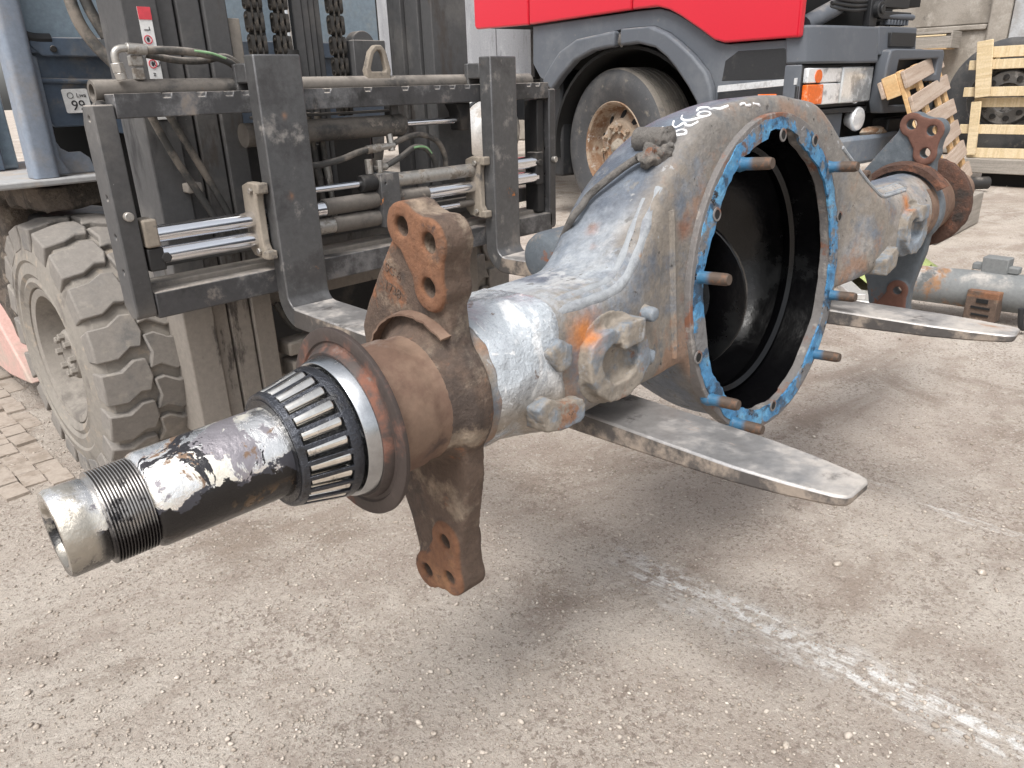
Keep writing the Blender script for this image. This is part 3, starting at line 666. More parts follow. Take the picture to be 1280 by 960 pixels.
ss_list = [0.428 + (1.89 - 0.428) * i / NS for i in range(NS + 1)]
tl = [2 * math.pi * (j + 0.5) / NT for j in range(NT)]
rings = []
for s in ss_list:
    ring = []
    for t in tl:
        p = sec(s, t)
        nz_ = noise.noise(p * 9) * 0.0022 + noise.noise(p * 28) * 0.0008
        q = Vector((0, p.y, p.z)); 
        if q.length > 1e-6: p = p + q.normalized() * nz_
        ring.append(p)
    rings.append(ring)
def skip_(i, j):
    p = (rings[i][j] + rings[i + 1][(j + 1) % NT]) / 2
    return p.y < -0.03 and ((p.x - SC) / 0.243) ** 2 + ((p.z + 0.004) / 0.258) ** 2 < 1
h = MB(); h.loft(rings, True, True, skip_)
housing = h.build("housing", "housing", axle, ang=50)

# cast ribs along the upper front corner, sweeping up the banjo
for (t0, t1, r, s0, s1) in ((R(42), R(52), 0.0095, 0.55, 0.83), (R(50), R(60), 0.008, 0.56, 0.81)):
    pts = []
    for i in range(36):
        q = i / 35
        p = sec(s0 + (s1 - s0) * q, t0 + (t1 - t0) * ss(0.45, 1, q))
        c_ = Vector((p.x, 0, 0)); d_ = (p - c_).normalized()
        pts.append(p - d_ * r * (0.78 + 0.4 * ss(0.5, 1, q) + 0.5 * ss(0.12, 0, q)))
    MB().tube(pts, lambda q: r * (1 + 0.05 * math.sin(q * 40)), 10, 2).build("cast_rib", "seam", housing, ang=60)
MB().tube([sec(1.70 - 0.30 * i / 30, R(43)) for i in range(30)], 0.004, 8, 2).build("cast_rib", "seam", housing)
# flange with studs
CW = -0.004
rf = random.Random(5)
stud_pos = [(1.0175, 0.2013), (1.3329, 0.1628), (0.8966, 0.0459), (1.363, -0.0869), (0.9263, -0.1657), (1.3045, -0.1938), (0.998, -0.2340)]
hole_pos = [(1.1448, 0.2347), (1.2628, 0.2159), (0.9414, 0.1345), (0.8867, -0.0809), (1.3795, 0.0652), (1.135, -0.247)]
outer = circ((SC, CW), 0.2605, 96, 0.2755)
inner = []
for i in range(96):
    a = 2 * math.pi * i / 96
    nzv = noise.noise(Vector((math.cos(a) * 3, math.sin(a) * 3, 1))) * 0.010 + noise.noise(Vector((math.cos(a) * 11, math.sin(a) * 11, 5))) * 0.005
    if abs(a - R(84)) < R(13): nzv += 0.014
    inner.append((SC + (0.226 + nzv * 0.7) * math.cos(a), CW + (0.242 + nzv * 0.7) * math.sin(a)))
def annulus(o_, i_, u0, u1, jit=0.0):
    rr = []
    for (a, b), (c, d) in zip(o_, i_):
        k = jit * noise.noise(Vector((a * 40, b * 40, 0)))
        m_ = ((a + c) / 2, (b + d) / 2)
        k2 = jit * noise.noise(Vector((a * 33, b * 33, 7)))
        rr.append([Lc(a, u0, b), Lc(a, u1 + k - 0.0008 * bool(jit), b), Lc(m_[0], u1 + k2, m_[1]), Lc(c, u1 + k - 0.0008 * bool(jit), d), Lc(c, u0, d)])
    rr.append(rr[0])
    return MB().loft(rr, True, False)
flm = annulus(outer, inner, 0.046, 0.068)
bmesh.ops.remove_doubles(flm.bm, verts=flm.bm.verts[:], dist=1e-6)
flange = flm.build("flange", "flange_edge", axle, bev=0.0015)
# sealant skin on the face
out2, inn2 = [], []
for i in range(180):
    a = 2 * math.pi * i / 180
    q = noise.noise(Vector((math.cos(a) * 9, math.sin(a) * 9, 8))) * 0.005 + noise.noise(Vector((math.cos(a) * 25, math.sin(a) * 25, 2))) * 0.003
    cut = 0.012 if abs(math.sin((a - 1.25) * 0.5)) < 0.03 else 0
    out2.append((SC + (0.2525 + q - cut) * math.cos(a), CW + (0.2675 + q - cut) * math.sin(a)))
    nzv = noise.noise(Vector((math.cos(a) * 3, math.sin(a) * 3, 1))) * 0.010 + noise.noise(Vector((math.cos(a) * 11, math.sin(a) * 11, 5))) * 0.005
    if abs(a - R(84)) < R(13): nzv += 0.014
    nzv += noise.noise(Vector((math.cos(a) * 30, math.sin(a) * 30, 9))) * 0.004
    inn2.append((SC + (0.2235 + nzv * 0.7) * math.cos(a), CW + (0.2395 + nzv * 0.7) * math.sin(a)))
flm = annulus(out2, inn2, 0.0655, 0.0702, 0.0016)
bmesh.ops.remove_doubles(flm.bm, verts=flm.bm.verts[:], dist=1e-6)
flm.build("sealant_layer", "sealant", flange, ang=60)
bh = MB().lathe([(0.0, 0.0), (0.0, 0.0058), (0.0032, 0.0072), (0.0032, 0.0092), (0.0, 0.0098)], (0, -0.0705, 0), (0, -1, 0), 18).mesh("bolt_hole", "void")
bh2 = MB().lathe([(0.0, 0.0075), (0.0016, 0.0075), (0.0016, 0.0105), (0.0, 0.0112)], (0, -0.0705, 0), (0, -1, 0), 18).mesh("hole_rim", "flange_edge")
bh = MB().lathe([(0.0, 0.0), (0.0, 0.0078)], (0, -0.0716, 0), (0, -1, 0), 18).mesh("bolt_hole", "void")  # flat black disc, the hole's shade is put into its colour
for p in hole_pos:
    hp = inst("bolt_hole", bh, flange, Matrix.Translation((p[0], 0, p[1])))
    inst("hole_rim", bh2, flange, Matrix.Translation((p[0], 0, p[1])))
me = MB().lathe([(-0.014, 0.0095), (-0.004, 0.0125), (0.0, 0.0112), (0.006, 0.0098), (0.046, 0.0096), (0.0515, 0.0080), (0.0515, 0)], (0, -0.07, 0), (0, -1, 0), 16).mesh("stud", "stud")
for i, p in enumerate(stud_pos):
    inst("stud", me, flange, Matrix.Translation((p[0], rf.uniform(-0.003, 0.003), p[1])))
# dark oily bowl inside
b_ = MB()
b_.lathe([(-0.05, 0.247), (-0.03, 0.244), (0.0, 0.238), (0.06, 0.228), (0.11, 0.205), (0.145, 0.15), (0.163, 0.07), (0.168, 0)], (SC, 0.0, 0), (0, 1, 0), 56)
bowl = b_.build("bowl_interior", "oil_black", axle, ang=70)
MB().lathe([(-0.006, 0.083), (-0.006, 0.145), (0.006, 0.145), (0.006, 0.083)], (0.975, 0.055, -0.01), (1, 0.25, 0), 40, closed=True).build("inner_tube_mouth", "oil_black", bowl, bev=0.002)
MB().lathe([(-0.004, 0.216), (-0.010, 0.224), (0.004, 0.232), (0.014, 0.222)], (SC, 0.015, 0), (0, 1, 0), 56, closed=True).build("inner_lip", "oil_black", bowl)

# pads and lugs on the front side of the tubes
def cast(o, vx=0.0026, it=3, amp=0.0011):
    remesh(o, vx, it)
    for v in o.data.vertices:
        k = noise.noise(v.co * 60) * amp + noise.noise(v.co * 170) * amp * 0.5
        v.co += v.normal * k
def boss(s, w, mir, u0=0.078):
    ch = []
    f = lambda a, b, d: Lc(s + mir * a, u0 + d, w + b)
    ring_o = [(-0.062, 0.008), (-0.055, 0.03), (-0.035, 0.042), (-0.01, 0.044), (-0.004, 0.038), (0.005, 0.046), (0.052, 0.044), (0.058, 0.018), (0.066, -0.004), (0.066, -0.024), (0.044, -0.046), (0.012, -0.058), (-0.022, -0.055), (-0.046, -0.038), (-0.06, -0.016)]
    ring_i = [(-0.036, 0.004), (-0.030, 0.018), (-0.012, 0.024), (0.010, 0.018), (0.036, 0.017), (0.042, -0.004), (0.036, -0.020), (0.012, -0.032), (-0.014, -0.032), (-0.032, -0.016)]
    pad = MB().prism(circ((0, 0), 0.073, 40, 0.063), -0.014, 0.006, f)
    pad.prism(ring_o, 0.0, 0.024, f, [ring_i])
    pad.prism([(0.004, 0.012), (0.046, 0.014), (0.052, 0.046), (0.006, 0.048)], 0.0, 0.031, f)
    p = pad.build("cast_boss", "housing_boss", axle)
    cast(p)
    return p
boss(0.655, -0.012, 1)
boss(1.715, -0.01, 1)
def lug(pts, u0, u1, bev=0.006):
    cast(MB().prism(pts, u0, u1, lambda a, b, d: Lc(a, d, b)).build("lug", "housing_boss", axle), 0.0026, 6)
lug([(0.525, 0.03), (0.548, 0.044), (0.57, 0.03), (0.566, 0.004), (0.545, 0.0)], 0.06, 0.098)
lug([(0.492, -0.03), (0.515, -0.022), (0.54, -0.036), (0.575, -0.04), (0.58, -0.056), (0.572, -0.07), (0.535, -0.072), (0.505, -0.064)], 0.05, 0.104)
lug([(1.545, -0.05), (1.60, -0.03), (1.612, -0.048), (1.60, -0.075), (1.55, -0.085)], 0.05, 0.105)
cast(MB().cyl(Lc(0.738, 0.065, 0.03), Lc(0.738, 0.100, 0.028), 0.014, 0.010).build("lug", "housing_boss", axle), 0.0024, 5)
cast(MB().cyl(Lc(0.70, 0.055, -0.015), Lc(0.738, 0.094, -0.035), 0.015, 0.011).build("lug", "housing_boss", axle), 0.0024, 5)
MB().prism(circ((1.56, 0.115), 0.018, 18) , 0.035, 0.05, lambda a, b, d: Lc(a, d, b), [circ((1.56, 0.117), 0.006, 12)]).build("lug", "rust", axle, bev=0.002)
# ribbed name plate strip on the far tube, cast ridge
for k in range(2):
    MB().tube([sec(1.60 + 0.011 * i, R(58 - k * 12)) for i in range(12)], 0.0025, 6, 2).build("cast_ridge", "seam", housing)
for k in range(6):
    MB().tube([sec(1.62 + 0.016 * k, R(56)), sec(1.622 + 0.016 * k, R(49))], 0.0022, 6, 0).build("cast_letter", "seam", housing)
# vertical groove moulding beside the flange
MB().tube([sec(0.835, R(t)) for t in range(-38, 40, 4)], 0.0065, 8, 2).build("cast_ridge", "housing", housing)

# rear stub, breather pipe and clamp
MB().lathe([(0, 0), (0.0, 0.030), (0.006, 0.040), (0.018, 0.0445), (0.10, 0.0455), (0.20, 0.0455), (0.20, 0)], Lc(0.815, -0.195, 0.072), (1, 0, 0), 36).build("rear_stub", "housing_plain" if "housing_plain" in M else "grey_rust", axle)

def on_top(x, y, lift=0.0):
    lo, hi = R(1), R(179)                     # y rises with t from the front to the back of the section
    for _ in range(40):
        m_ = (lo + hi) / 2
        if sec(x, m_).y < y: lo = m_
        else: hi = m_
    p = sec(x, (lo + hi) / 2)
    return p + Vector((-0.25 if x < SC - 0.1 else 0, 0, 1)).normalized() * lift
MB().tube([Vector((0.79, 0.125, 0.095)), on_top(0.765, 0.068, 0.012), on_top(0.785, 0.062, 0.012), on_top(0.800, 0.058, 0.013), on_top(0.825, 0.032, 0.015), on_top(0.848, 0.010, 0.014), on_top(0.858, -0.006, 0.010)], 0.0058, 12, 5).build("breather_pipe", "muddy_fit", axle)
b_ = MB(); b_.blob(on_top(0.856, -0.012, 0.010), 0.018, 3, 0.6, 3, (1, 0.9, 0.8)); b_.blob(on_top(0.868, -0.028, 0.006), 0.013, 8, 0.6, 3); b_.build("mud_lump", "muddy_fit", axle, ang=80)
c0, c1 = on_top(0.893, 0.034, 0.008), on_top(0.888, -0.024, 0.008)
b_ = MB(); b_.cyl(c0, c1, 0.0185, 0.0175, 28); b_.blob(c1, 0.018, 5, 0.4, 3, (0.95, 0.5, 0.95)); b_.blob(on_top(0.885, -0.01, -0.004), 0.03, 6, 0.4, 3, (0.7, 1, 0.5)); b_.build("hose_clamp_stub", "muddy_fit", axle, bev=0.002)

# yard number brushed on the dome in white
for st in ([(0.9263, 0.0148), (0.9175, 0.0069), (0.9083, -0.0012)],
           [(0.9416, 0.0041), (0.9318, -0.0007), (0.9251, -0.0088), (0.9276, -0.0152), (0.9346, -0.0186), (0.9281, -0.0264), (0.9267, -0.0344), (0.9317, -0.0389), (0.9378, -0.0411)],
           [(0.8987, -0.0176), (0.9034, -0.0233), (0.9061, -0.0304), (0.9082, -0.0377), (0.9144, -0.0357), (0.9183, -0.0276), (0.9173, -0.0203), (0.912, -0.0176), (0.9065, -0.024), (0.9061, -0.0304)],
           [(0.9619, 0.0022), (0.9491, -0.0045), (0.9429, -0.0132), (0.9408, -0.0234), (0.9431, -0.0325), (0.9496, -0.0405), (0.9594, -0.0447), (0.9669, -0.0443), (0.9711, -0.0391), (0.9741, -0.0285), (0.9672, -0.024), (0.9556, -0.0297), (0.9502, -0.0384)],
           [(0.9823, -0.0108), (1.0028, -0.0012), (1.0067, -0.0079), (1.0015, -0.0201), (0.9884, -0.0301), (0.9921, -0.0348), (0.9942, -0.0422), (1.0064, -0.0435), (1.0173, -0.0439)],
           [(1.0443, -0.049), (1.0562, -0.0492), (1.0592, -0.051), (1.0705, -0.0516)], [(1.0809, -0.051), (1.0946, -0.0522), (1.0982, -0.0529)]):
    pts = [on_top(x, y, 0.0004) for (x, y) in st]
    MB().tube(pts, lambda q: 0.0019 + 0.0005 * math.sin(q * 9 + pts[0].x * 90), 6, 4).build("painted_mark", "chalk", housing)

# ---- spindle end (both ends share the builder)
def spindle_end(s0, dr, full):
    L_ = lambda prof: [(t * dr, r) for t, r in prof]
    sp = MB()
    sp.lathe([(0.06, 0), (0.06, 0.026), (0.004, 0.0285), (0.0, 0.0315), (0.0, 0.0385), (0.003, 0.0405), (0.030, 0.0405), (0.034, 0.0385), (0.036, 0.0385), (0.036, 0.030), (0.072, 0.030), (0.072, 0.0405), (0.076, 0.0455), (0.080, 0.0468), (0.21, 0.0485), (0.24, 0.05), (0.40, 0.06), (0.40, 0)] if dr > 0 else
             [(0, 0), (0.0, 0.03), (0.004, 0.0405), (0.076, 0.0455), (0.21, 0.0485), (0.40, 0.06), (0.40, 0)], (s0, 0, 0), (dr, 0, 0), 64)
    spo = sp.build("spindle", "spindle", axle)
    if full:
        prof = [(0.034, 0.03), (0.034, 0.039)]
        t = 0.0355
        while t < 0.071:
            prof += [(t, 0.0402), (t + 0.0005, 0.0438), (t + 0.0013, 0.0440), (t + 0.0019, 0.0402)]
            t += 0.0027
        prof += [(0.074, 0.039), (0.074, 0.03)]
        MB().lathe(prof, (s0, 0, 0), (dr, 0, 0), 72).build("thread", "thread", spo, ang=20)
    if full: MB().lathe([(0.058, 0), (0.058, 0.0255), (0.006, 0.0279)], (s0, 0, 0), (dr, 0, 0), 48).build("bore", "grease", spo)
    return spo
sp = spindle_end(0.0, 1, True)
# taper roller bearing: inner race, cage, rollers
br = thing_br = MB().lathe([(0.205, 0.046), (0.205, 0.056), (0.213, 0.0575), (0.216, 0.0545), (0.262, 0.0645), (0.268, 0.0695), (0.286, 0.0705), (0.286, 0.046)], (0, 0, 0), (1, 0, 0), 72).build("roller_bearing", "grease", axle)
cg = MB()
cg.lathe([(0.2065, 0.0535), (0.2050, 0.0595), (0.2065, 0.0618), (0.2125, 0.0632), (0.2125, 0.0600), (0.2085, 0.0585)], (0, 0, 0), (1, 0, 0), 72, closed=True)
cg.lathe([(0.2570, 0.0704), (0.2570, 0.0734), (0.2650, 0.0752), (0.2690, 0.0738), (0.2675, 0.0705)], (0, 0, 0), (1, 0, 0), 72, closed=True)
NR = 23
for k in range(NR):
    a = 2 * math.pi * (k + 0.5) / NR
    c, s_ = math.cos(a), math.sin(a)
    p0 = Vector((0.2115, c * 0.0614, s_ * 0.0614)); p1 = Vector((0.2580, c * 0.0718, s_ * 0.0718))
    tg = Vector((0, -s_, c)); d = (p1 - p0).normalized(); nrm = d.cross(tg)
    vs = []
    for q in (p0, p1):
        wdt = 0.0026 if q is p0 else 0.0031
        for (i, j) in ((-1, -1), (1, -1), (1, 1), (-1, 1)):
            vs.append(cg.v(q + tg * wdt * i + nrm * 0.0016 * j))
    for f in ((0, 1, 2, 3), (7, 6, 5, 4), (0, 4, 5, 1), (1, 5, 6, 2), (2, 6, 7, 3), (3, 7, 4, 0)): cg.bm.faces.new([vs[i] for i in f])
cg.build("cage", "cage", br, bev=0.0006)
rm = MB().lathe([(0.0, 0), (0.0, 0.0045), (0.0015, 0.0062), (0.0415, 0.0072), (0.043, 0.0062), (0.043, 0)], (0, 0, 0), (1, 0, 0), 16).mesh("roller", "roller")
for k in range(NR):
    a = 2 * math.pi * k / NR
    mt = Matrix.Rotation(a, 4, 'X') @ Matrix.Translation((0.2140, 0, 0.0573)) @ Matrix.Rotation(-math.atan2(0.0096, 0.043), 4, 'Y')
    inst("roller", rm, br, mt)
# seal ring, dust disc and hub sleeve
MB().lathe([(0.272, 0.066), (0.272, 0.0765), (0.275, 0.0785), (0.2885, 0.0815), (0.2885, 0.066)], (0, 0, 0), (1, 0, 0), 80, closed=True).build("seal_ring", "race", axle, bev=0.0005)
disc = MB().lathe([(0.2885, 0.079), (0.287, 0.0835), (0.2915, 0.087), (0.2965, 0.0885), (0.2975, 0.0925), (0.2955, 0.0945), (0.2950, 0.1075), (0.2958, 0.1088), (0.2995, 0.1092), (0.3010, 0.1085), (0.3015, 0.080), (0.302, 0.07), (0.296, 0.07)], (0, 0, 0), (1, 0, 0), 96, closed=True).build("dust_disc", "rust_disc", axle)
MB().lathe([(0.300, 0.06), (0.302, 0.0795), (0.318, 0.0785), (0.362, 0.0785), (0.366, 0.0765), (0.378, 0.0758), (0.386, 0.0765), (0.386, 0.06)], (0, 0, 0), (1, 0, 0), 80, closed=True).build("hub_sleeve", "sleeve", axle)

# ---- brake spider brackets
UH = [(0.0083, 0.2009), (0.0540, 0.1845), (0.0430, 0.1345)]
LH = [(0.0065, -0.2015), (-0.0427, -0.2650), (0.0057, -0.2565)]
def hull_path(pts, r, n=10):
    """rounded outline round ordered lobe centres"""
    out = []
    m_ = len(pts)
    for i in range(m_):
        p, c, q = Vector(pts[i - 1]), Vector(pts[i]), Vector(pts[(i + 1) % m_])
        rr = r[i] if isinstance(r, (list, tuple)) else r
        a0 = math.atan2((c - p).y, (c - p).x) - math.pi / 2
        a1 = math.atan2((q - c).y, (q - c).x) - math.pi / 2
        while a1 < a0: a1 += 2 * math.pi
        k = max(2, int((a1 - a0) / 0.35) + 1)
        for j in range(k + 1):
            a = a0 + (a1 - a0) * j / k
            out.append((c.x + rr * math.cos(a), c.y + rr * math.sin(a)))
    return out
def spider(s0, face, rusty, collar=True):
    """s0: plane of the lug faces nearest the camera; the casting runs to s0 + 0.062"""
    sp_ = MB()
    f = lambda a, b, d: Lc(s0 + d, a, b)
    TH = 0.044
    hu = [circ(p, 0.0118, 18) for p in UH]; hl = [circ(p, 0.0105, 18) for p in LH]
    # trefoil lug bosses: lobes joined by wide webs
    for P_, H_, r in ((UH, hu, 0.0275), (LH, hl, 0.0265)):
        for p, hh in zip(P_, H_):
            sp_.prism(circ(p, r, 28), 0.0, TH, f, [hh])
    def web(a, b, w_, d0, d1):
        a, b = Vector(a), Vector(b); d = (b - a).normalized(); n_ = Vector((-d.y, d.x)) * w_
        a2, b2 = a + d * 0.0128, b - d * 0.0128
        sp_.prism([tuple(a2 - n_), tuple(b2 - n_), tuple(b2 + n_), tuple(a2 + n_)], d0, d1, f)
    web(UH[0], UH[1], 0.0235, 0.0, TH); web(UH[1], UH[2], 0.0235, 0.0, TH); web(UH[0], UH[2], 0.019, 0.0, TH)
    web(LH[0], LH[2], 0.0225, 0.0, TH); web(LH[1], LH[2], 0.0225, 0.0, TH); web(LH[0], LH[1], 0.017, 0.0, TH)
    # arms: tapering plates behind the lugs
    cut_u = [circ(p, 0.0122, 18) for p in UH]; cut_l = [circ(p, 0.0108, 18) for p in LH]
    arm = [(-0.118, 0.070), (-0.118, -0.068), (-0.10, -0.118), (-0.074, -0.19), (-0.066, -0.238), (-0.060, -0.268), (-0.03, -0.285), (0.008, -0.275), (0.031, -0.262), (0.034, -0.20), (0.046, -0.155), (0.060, -0.105), (0.066, -0.06), (0.070, -0.02), (0.070, 0.02), (0.067, 0.06), (0.064, 0.09), (0.064, 0.125), (0.068, 0.160), (0.072, 0.190), (0.040, 0.206), (0.006, 0.218), (-0.018, 0.205), (-0.024, 0.186), (-0.060, 0.146), (-0.098, 0.100)]
    sp_.prism(arm, 0.008, 0.038, f, cut_u + cut_l)
    # collar gripping the axle tube
    sp_.lathe([(-0.014, 0.060), (-0.014, 0.0775), (-0.006, 0.0785), (0.001, 0.082), (0.006, 0.088), (0.012, 0.092), (0.030, 0.092), (0.040, 0.089), (0.040, 0.060)], (s0, 0, 0), (1, 0, 0), 64, closed=True)
    o = sp_.build("brake_spider", "rust" if rusty else "grey_rust", axle)
    remesh(o, 0.0030, 7)
    return o
near = spider(0.398, -1, True)
far = spider(1.895, -1, False)
# broken shield strip round the collar of the near bracket
stp = MB()
rr = []
for i in range(22):
    a = R(52 + i * 5.0)
    jag = 0.004 * noise.noise(Vector((i * 0.9, 0, 0)))
    ring = []
    for (ds, r) in ((0.3935 + jag, 0.0985), (0.3935 + jag, 0.1010), (0.409, 0.103), (0.409, 0.0985)):
        ring.append(Lc(ds, r * math.cos(a), r * math.sin(a)))
    rr.append(ring)
stp.loft(rr, True, True)
stp.build("shield_strip", "sleeve", near, ang=40)
# rusty flap behind the near bracket, cast numbers
fb = MB()
rr = []
for i in range(10):
    a = R(118 + i * 5)
    rj = 0.128 + 0.008 * abs(math.sin(i * 1.9))
    rr.append([Lc(s_, r * math.cos(a), r * math.sin(a)) for (s_, r) in ((0.43, 0.10), (0.43, rj), (0.442, rj), (0.442, 0.10))])
fb.loft(rr, True, True).build("backing_flap", "rust_dark", near, ang=30)
MTX = Matrix(((0, 0, 1, 0), (-1, 0, 0, 0), (0, 1, 0, 0), (0, 0, 0, 1)))
def cast_text(txt, size, u, w, rot, d=0.4063):
    # reads towards -s, u to the right
    B_ = Matrix(((0, 0, -1, d), (-1, 0, 0, -u), (0, 1, 0, w), (0, 0, 0, 1)))
    text_mesh(txt, size, "cast_number", "rust", near, B_ @ Matrix.Rotation(rot, 4, 'Z'), 0.0011)
cast_text("SC 6", 0.016, -0.030, 0.146, -0.35)
cast_text("1738", 0.016, -0.036, 0.124, -0.35)
# film wrapped round the tube next to the near bracket
rr = []
for i in range(16):
    s = 0.452 + 0.108 * i / 15
    ring = []
    for j in range(72):
        t = 2 * math.pi * j / 72
        p = sec(s, t)
        q = Vector((0, p.y, p.z)); dd = q.normalized()
        wr = 0.0035 + 0.0028 * noise.noise(Vector((s * 26, math.cos(t) * 3.2, math.sin(t) * 3.2))) + 0.0016 * noise.noise(Vector((s * 90, math.cos(t) * 9, math.sin(t) * 9)))
        if i in (0, 15): wr = 0.0008
        ring.append(p + dd * wr + Vector((0.006 * noise.noise(Vector((math.cos(t) * 4, math.sin(t) * 4, i * 0.2))) if i in (0, 1, 14, 15) else 0, 0, 0)))
    rr.append(ring)
MB().loft(rr, True, False).build("torn_film_wrap", "wrap", axle, ang=60)
# far side: sleeve, scaly disc and spindle stub
MB().lathe([(1.86, 0.07), (1.86, 0.086), (1.955, 0.0865), (1.965, 0.0785), (2.05, 0.0785), (2.05, 0.06), (2.3, 0.046), (2.3, 0)], (0, 0, 0), (1, 0, 0), 48).build("hub_sleeve", "sleeve", axle)
MB().lathe([(2.035, 0.07), (2.035, 0.104), (2.04, 0.112), (2.052, 0.114), (2.06, 0.106), (2.06, 0.07)], (0, 0, 0), (1, 0, 0), 64, closed=True, fn=lambda t, r, a: r + (0.003 * noise.noise(Vector((math.cos(a) * 8, math.sin(a) * 8, t))) if r > 0.1 else 0)).build("dust_disc", "rust_dark", axle)
far_strip = []
for i in range(22):
    a = R(30 + i * 6)
    far_strip.append([Lc(s_, r * math.cos(a), r * math.sin(a)) for (s_, r) in ((1.872, 0.098), (1.872, 0.112), (1.90, 0.118), (1.90, 0.098))])
MB().loft(far_strip, True, True).build("shield_strip", "rust_dark", far, ang=40)

# ------------------------------------------------------------------ forklift
FO = Vector((1.085, 2.0, 0))
fk = thing("forklift", "dusty grey forklift with raised carriage, carrying the rusty axle on its forks", "forklift", FO)
def F_(): return MB(FO)
# forks: L-shaped, tapering blades
def fork(x0, x1, yaw, z_top):
    b_ = MB(FO)
    xc = (x0 + x1) / 2; hw = (x1 - x0) / 2
    # outline in (y, z) of the shank + heel, swept over the width; blade with taper
    prof = []   # (y, z_upper, z_lower, halfwidth) along the blade
    rot = Matrix.Rotation(yaw, 3, 'Z')
    def P(dx, y, z):
        p = Vector((dx, y - 1.415, 0)); p = rot @ p
        return Vector((xc + p.x, 1.415 + p.y, z))
    rings = []
    th = 0.043
    # shank from top to heel
    for z in (0.972, 0.80, 0.62, z_top + 0.05):
        rings.append([P(-hw, 1.415, z), P(hw, 1.415, z), P(hw, 1.455, z), P(-hw, 1.455, z)])
    # heel bend: inner radius .025, outer .065
    cy, cz = 1.415 - 0.028, z_top + 0.028
    for k in range(1, 9):
        a = R(90 * k / 8)
        yi, zi = cy + 0.028 * math.cos(a), cz - 0.028 * math.sin(a)
        yo, zo = cy + (0.028 + 0.041) * math.cos(a), cz - (0.028 + th) * math.sin(a)
        rings.append([P(-hw, yi, zi), P(hw, yi, zi), P(hw, yo, zo), P(-hw, yo, zo)])
    for (y, t, k) in ((1.25, 0.042, 1), (1.0, 0.040, 1), (0.75, 0.036, 1), (0.6, 0.032, 1), (0.45, 0.026, 1), (0.36, 0.022, 0.98), (0.30, 0.0185, 0.86), (0.265, 0.016, 0.74), (0.245, 0.0145, 0.66), (0.234, 0.013, 0.56), (0.230, 0.011, 0.40)):
        rings.append([P(-hw * k, y, z_top), P(hw * k, y, z_top), P(hw * k, y, z_top - t), P(-hw * k, y, z_top - t)])
    b_.loft(rings, True, True)
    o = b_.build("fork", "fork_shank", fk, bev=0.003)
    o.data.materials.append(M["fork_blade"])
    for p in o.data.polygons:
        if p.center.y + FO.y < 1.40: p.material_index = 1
    return o
f1 = fork(0.774, 0.874, -R(2.2), 0.478)
f1["label"] = "left fork, nearer the camera"
f2 = fork(1.401, 1.497, R(2.4), 0.478)
# hooks that hold each fork on the upper carriage bar
for (x0, x1) in ((0.776, 0.872), (1.403, 1.495)):
    b_ = F_(); b_.box((x0, 1.455, 0.922), (x1, 1.50, 0.958)); b_.box((x0, 1.497, 0.90), (x1, 1.512, 0.958))
    b_.build("fork_hook", "fork_shank", fk, bev=0.003)
# carriage
carr = F_()
out = [(0.522, 0.868), (1.664, 0.868), (1.664, 0.909)]
xs = [1.62, 1.585, 1.36, 1.31, 1.262, 1.165, 1.06, 0.955, 0.885, 0.77, 0.735, 0.68, 0.615]
for x in xs:
    out += [(x + 0.009, 0.909), (x + 0.007, 0.900), (x - 0.007, 0.900), (x - 0.009, 0.909)]
out += [(0.522, 0.909)]
carr.prism(out, 1.455, 1.497, lambda a, b, d: Vector((a, d, b)))
carr.build("carriage_top_bar", "steel_dark", fk, bev=0.002)
b_ = F_(); b_.box((0.522, 1.455, 0.505), (1.676, 1.49, 0.556)); b_.build("carriage_bottom_bar", "steel_dark", fk, bev=0.003)
b_ = F_(); b_.box((0.53, 1.4905, 0.552), (1.66, 1.548, 0.566)); b_.build("carriage_ledge", "mast_dusty", fk, bev=0.003)
b_ = F_(); b_.box((0.53, 1.535, 0.585), (1.66, 1.55, 0.625)); b_.build("carriage_cross_member", "mast", fk, bev=0.003)
sp_o = [(1.455, 0.52), (1.455, 0.892), (1.500, 0.892), (1.512, 0.86), (1.512, 0.53), (1.49, 0.51), (1.46, 0.51)]
for (x0, x1) in ((0.483, 0.5205), (1.6655, 1.693)):
    b_ = F_(); b_.prism(sp_o, x0, x1, lambda a, b, d: Vector((d, a, b)), [circ((1.478, z), 0.0045, 12) for z in (0.87, 0.735, 0.665, 0.60)])
    b_.build("carriage_side_plate", "steel_dark" if x0 > 1 else "mast", fk, bev=0.003)
b_ = F_(); b_.box((1.632, 1.47, 0.56), (1.66, 1.52, 0.866)); b_.build("carriage_inner_post", "dark", fk, bev=0.003)
# bolt on the left plate
def bolt(name, p, d, r, l, m, parent=None, segs=6):
    return MB(FO).cyl(Vector(p), Vector(p) + Vector(d) * l, r, segs=segs).build(name, m, parent or fk, bev=r * 0.15)
bolt("cap_bolt", (0.503, 1.455, 0.702), (0, -1, 0), 0.0085, 0.012, "zinc", segs=14)
bolt("cap_bolt", (1.680, 1.455, 0.705), (0, -1, 0), 0.0085, 0.012, "zinc", segs=14)
bolt("cap_bolt", (0.56, 1.462, 0.618), (-0.3, -1, 0), 0.010, 0.010, "dark")
# upper cross tube and its end fittings
b_ = F_(); b_.lathe([(0, 0.013), (0, 0.0195), (1.143, 0.0195), (1.143, 0.013), (1.13, 0.013), (0.01, 0.013)], (0.512, 1.522, 0.914), (1, 0, 0), 28, closed=True); b_.build("cross_tube", "cylinder", fk)
b_ = F_(); b_.blob((0.515, 1.505, 0.888), 0.013, 3, 0.5); b_.build("rubber_stop", "dark", fk)
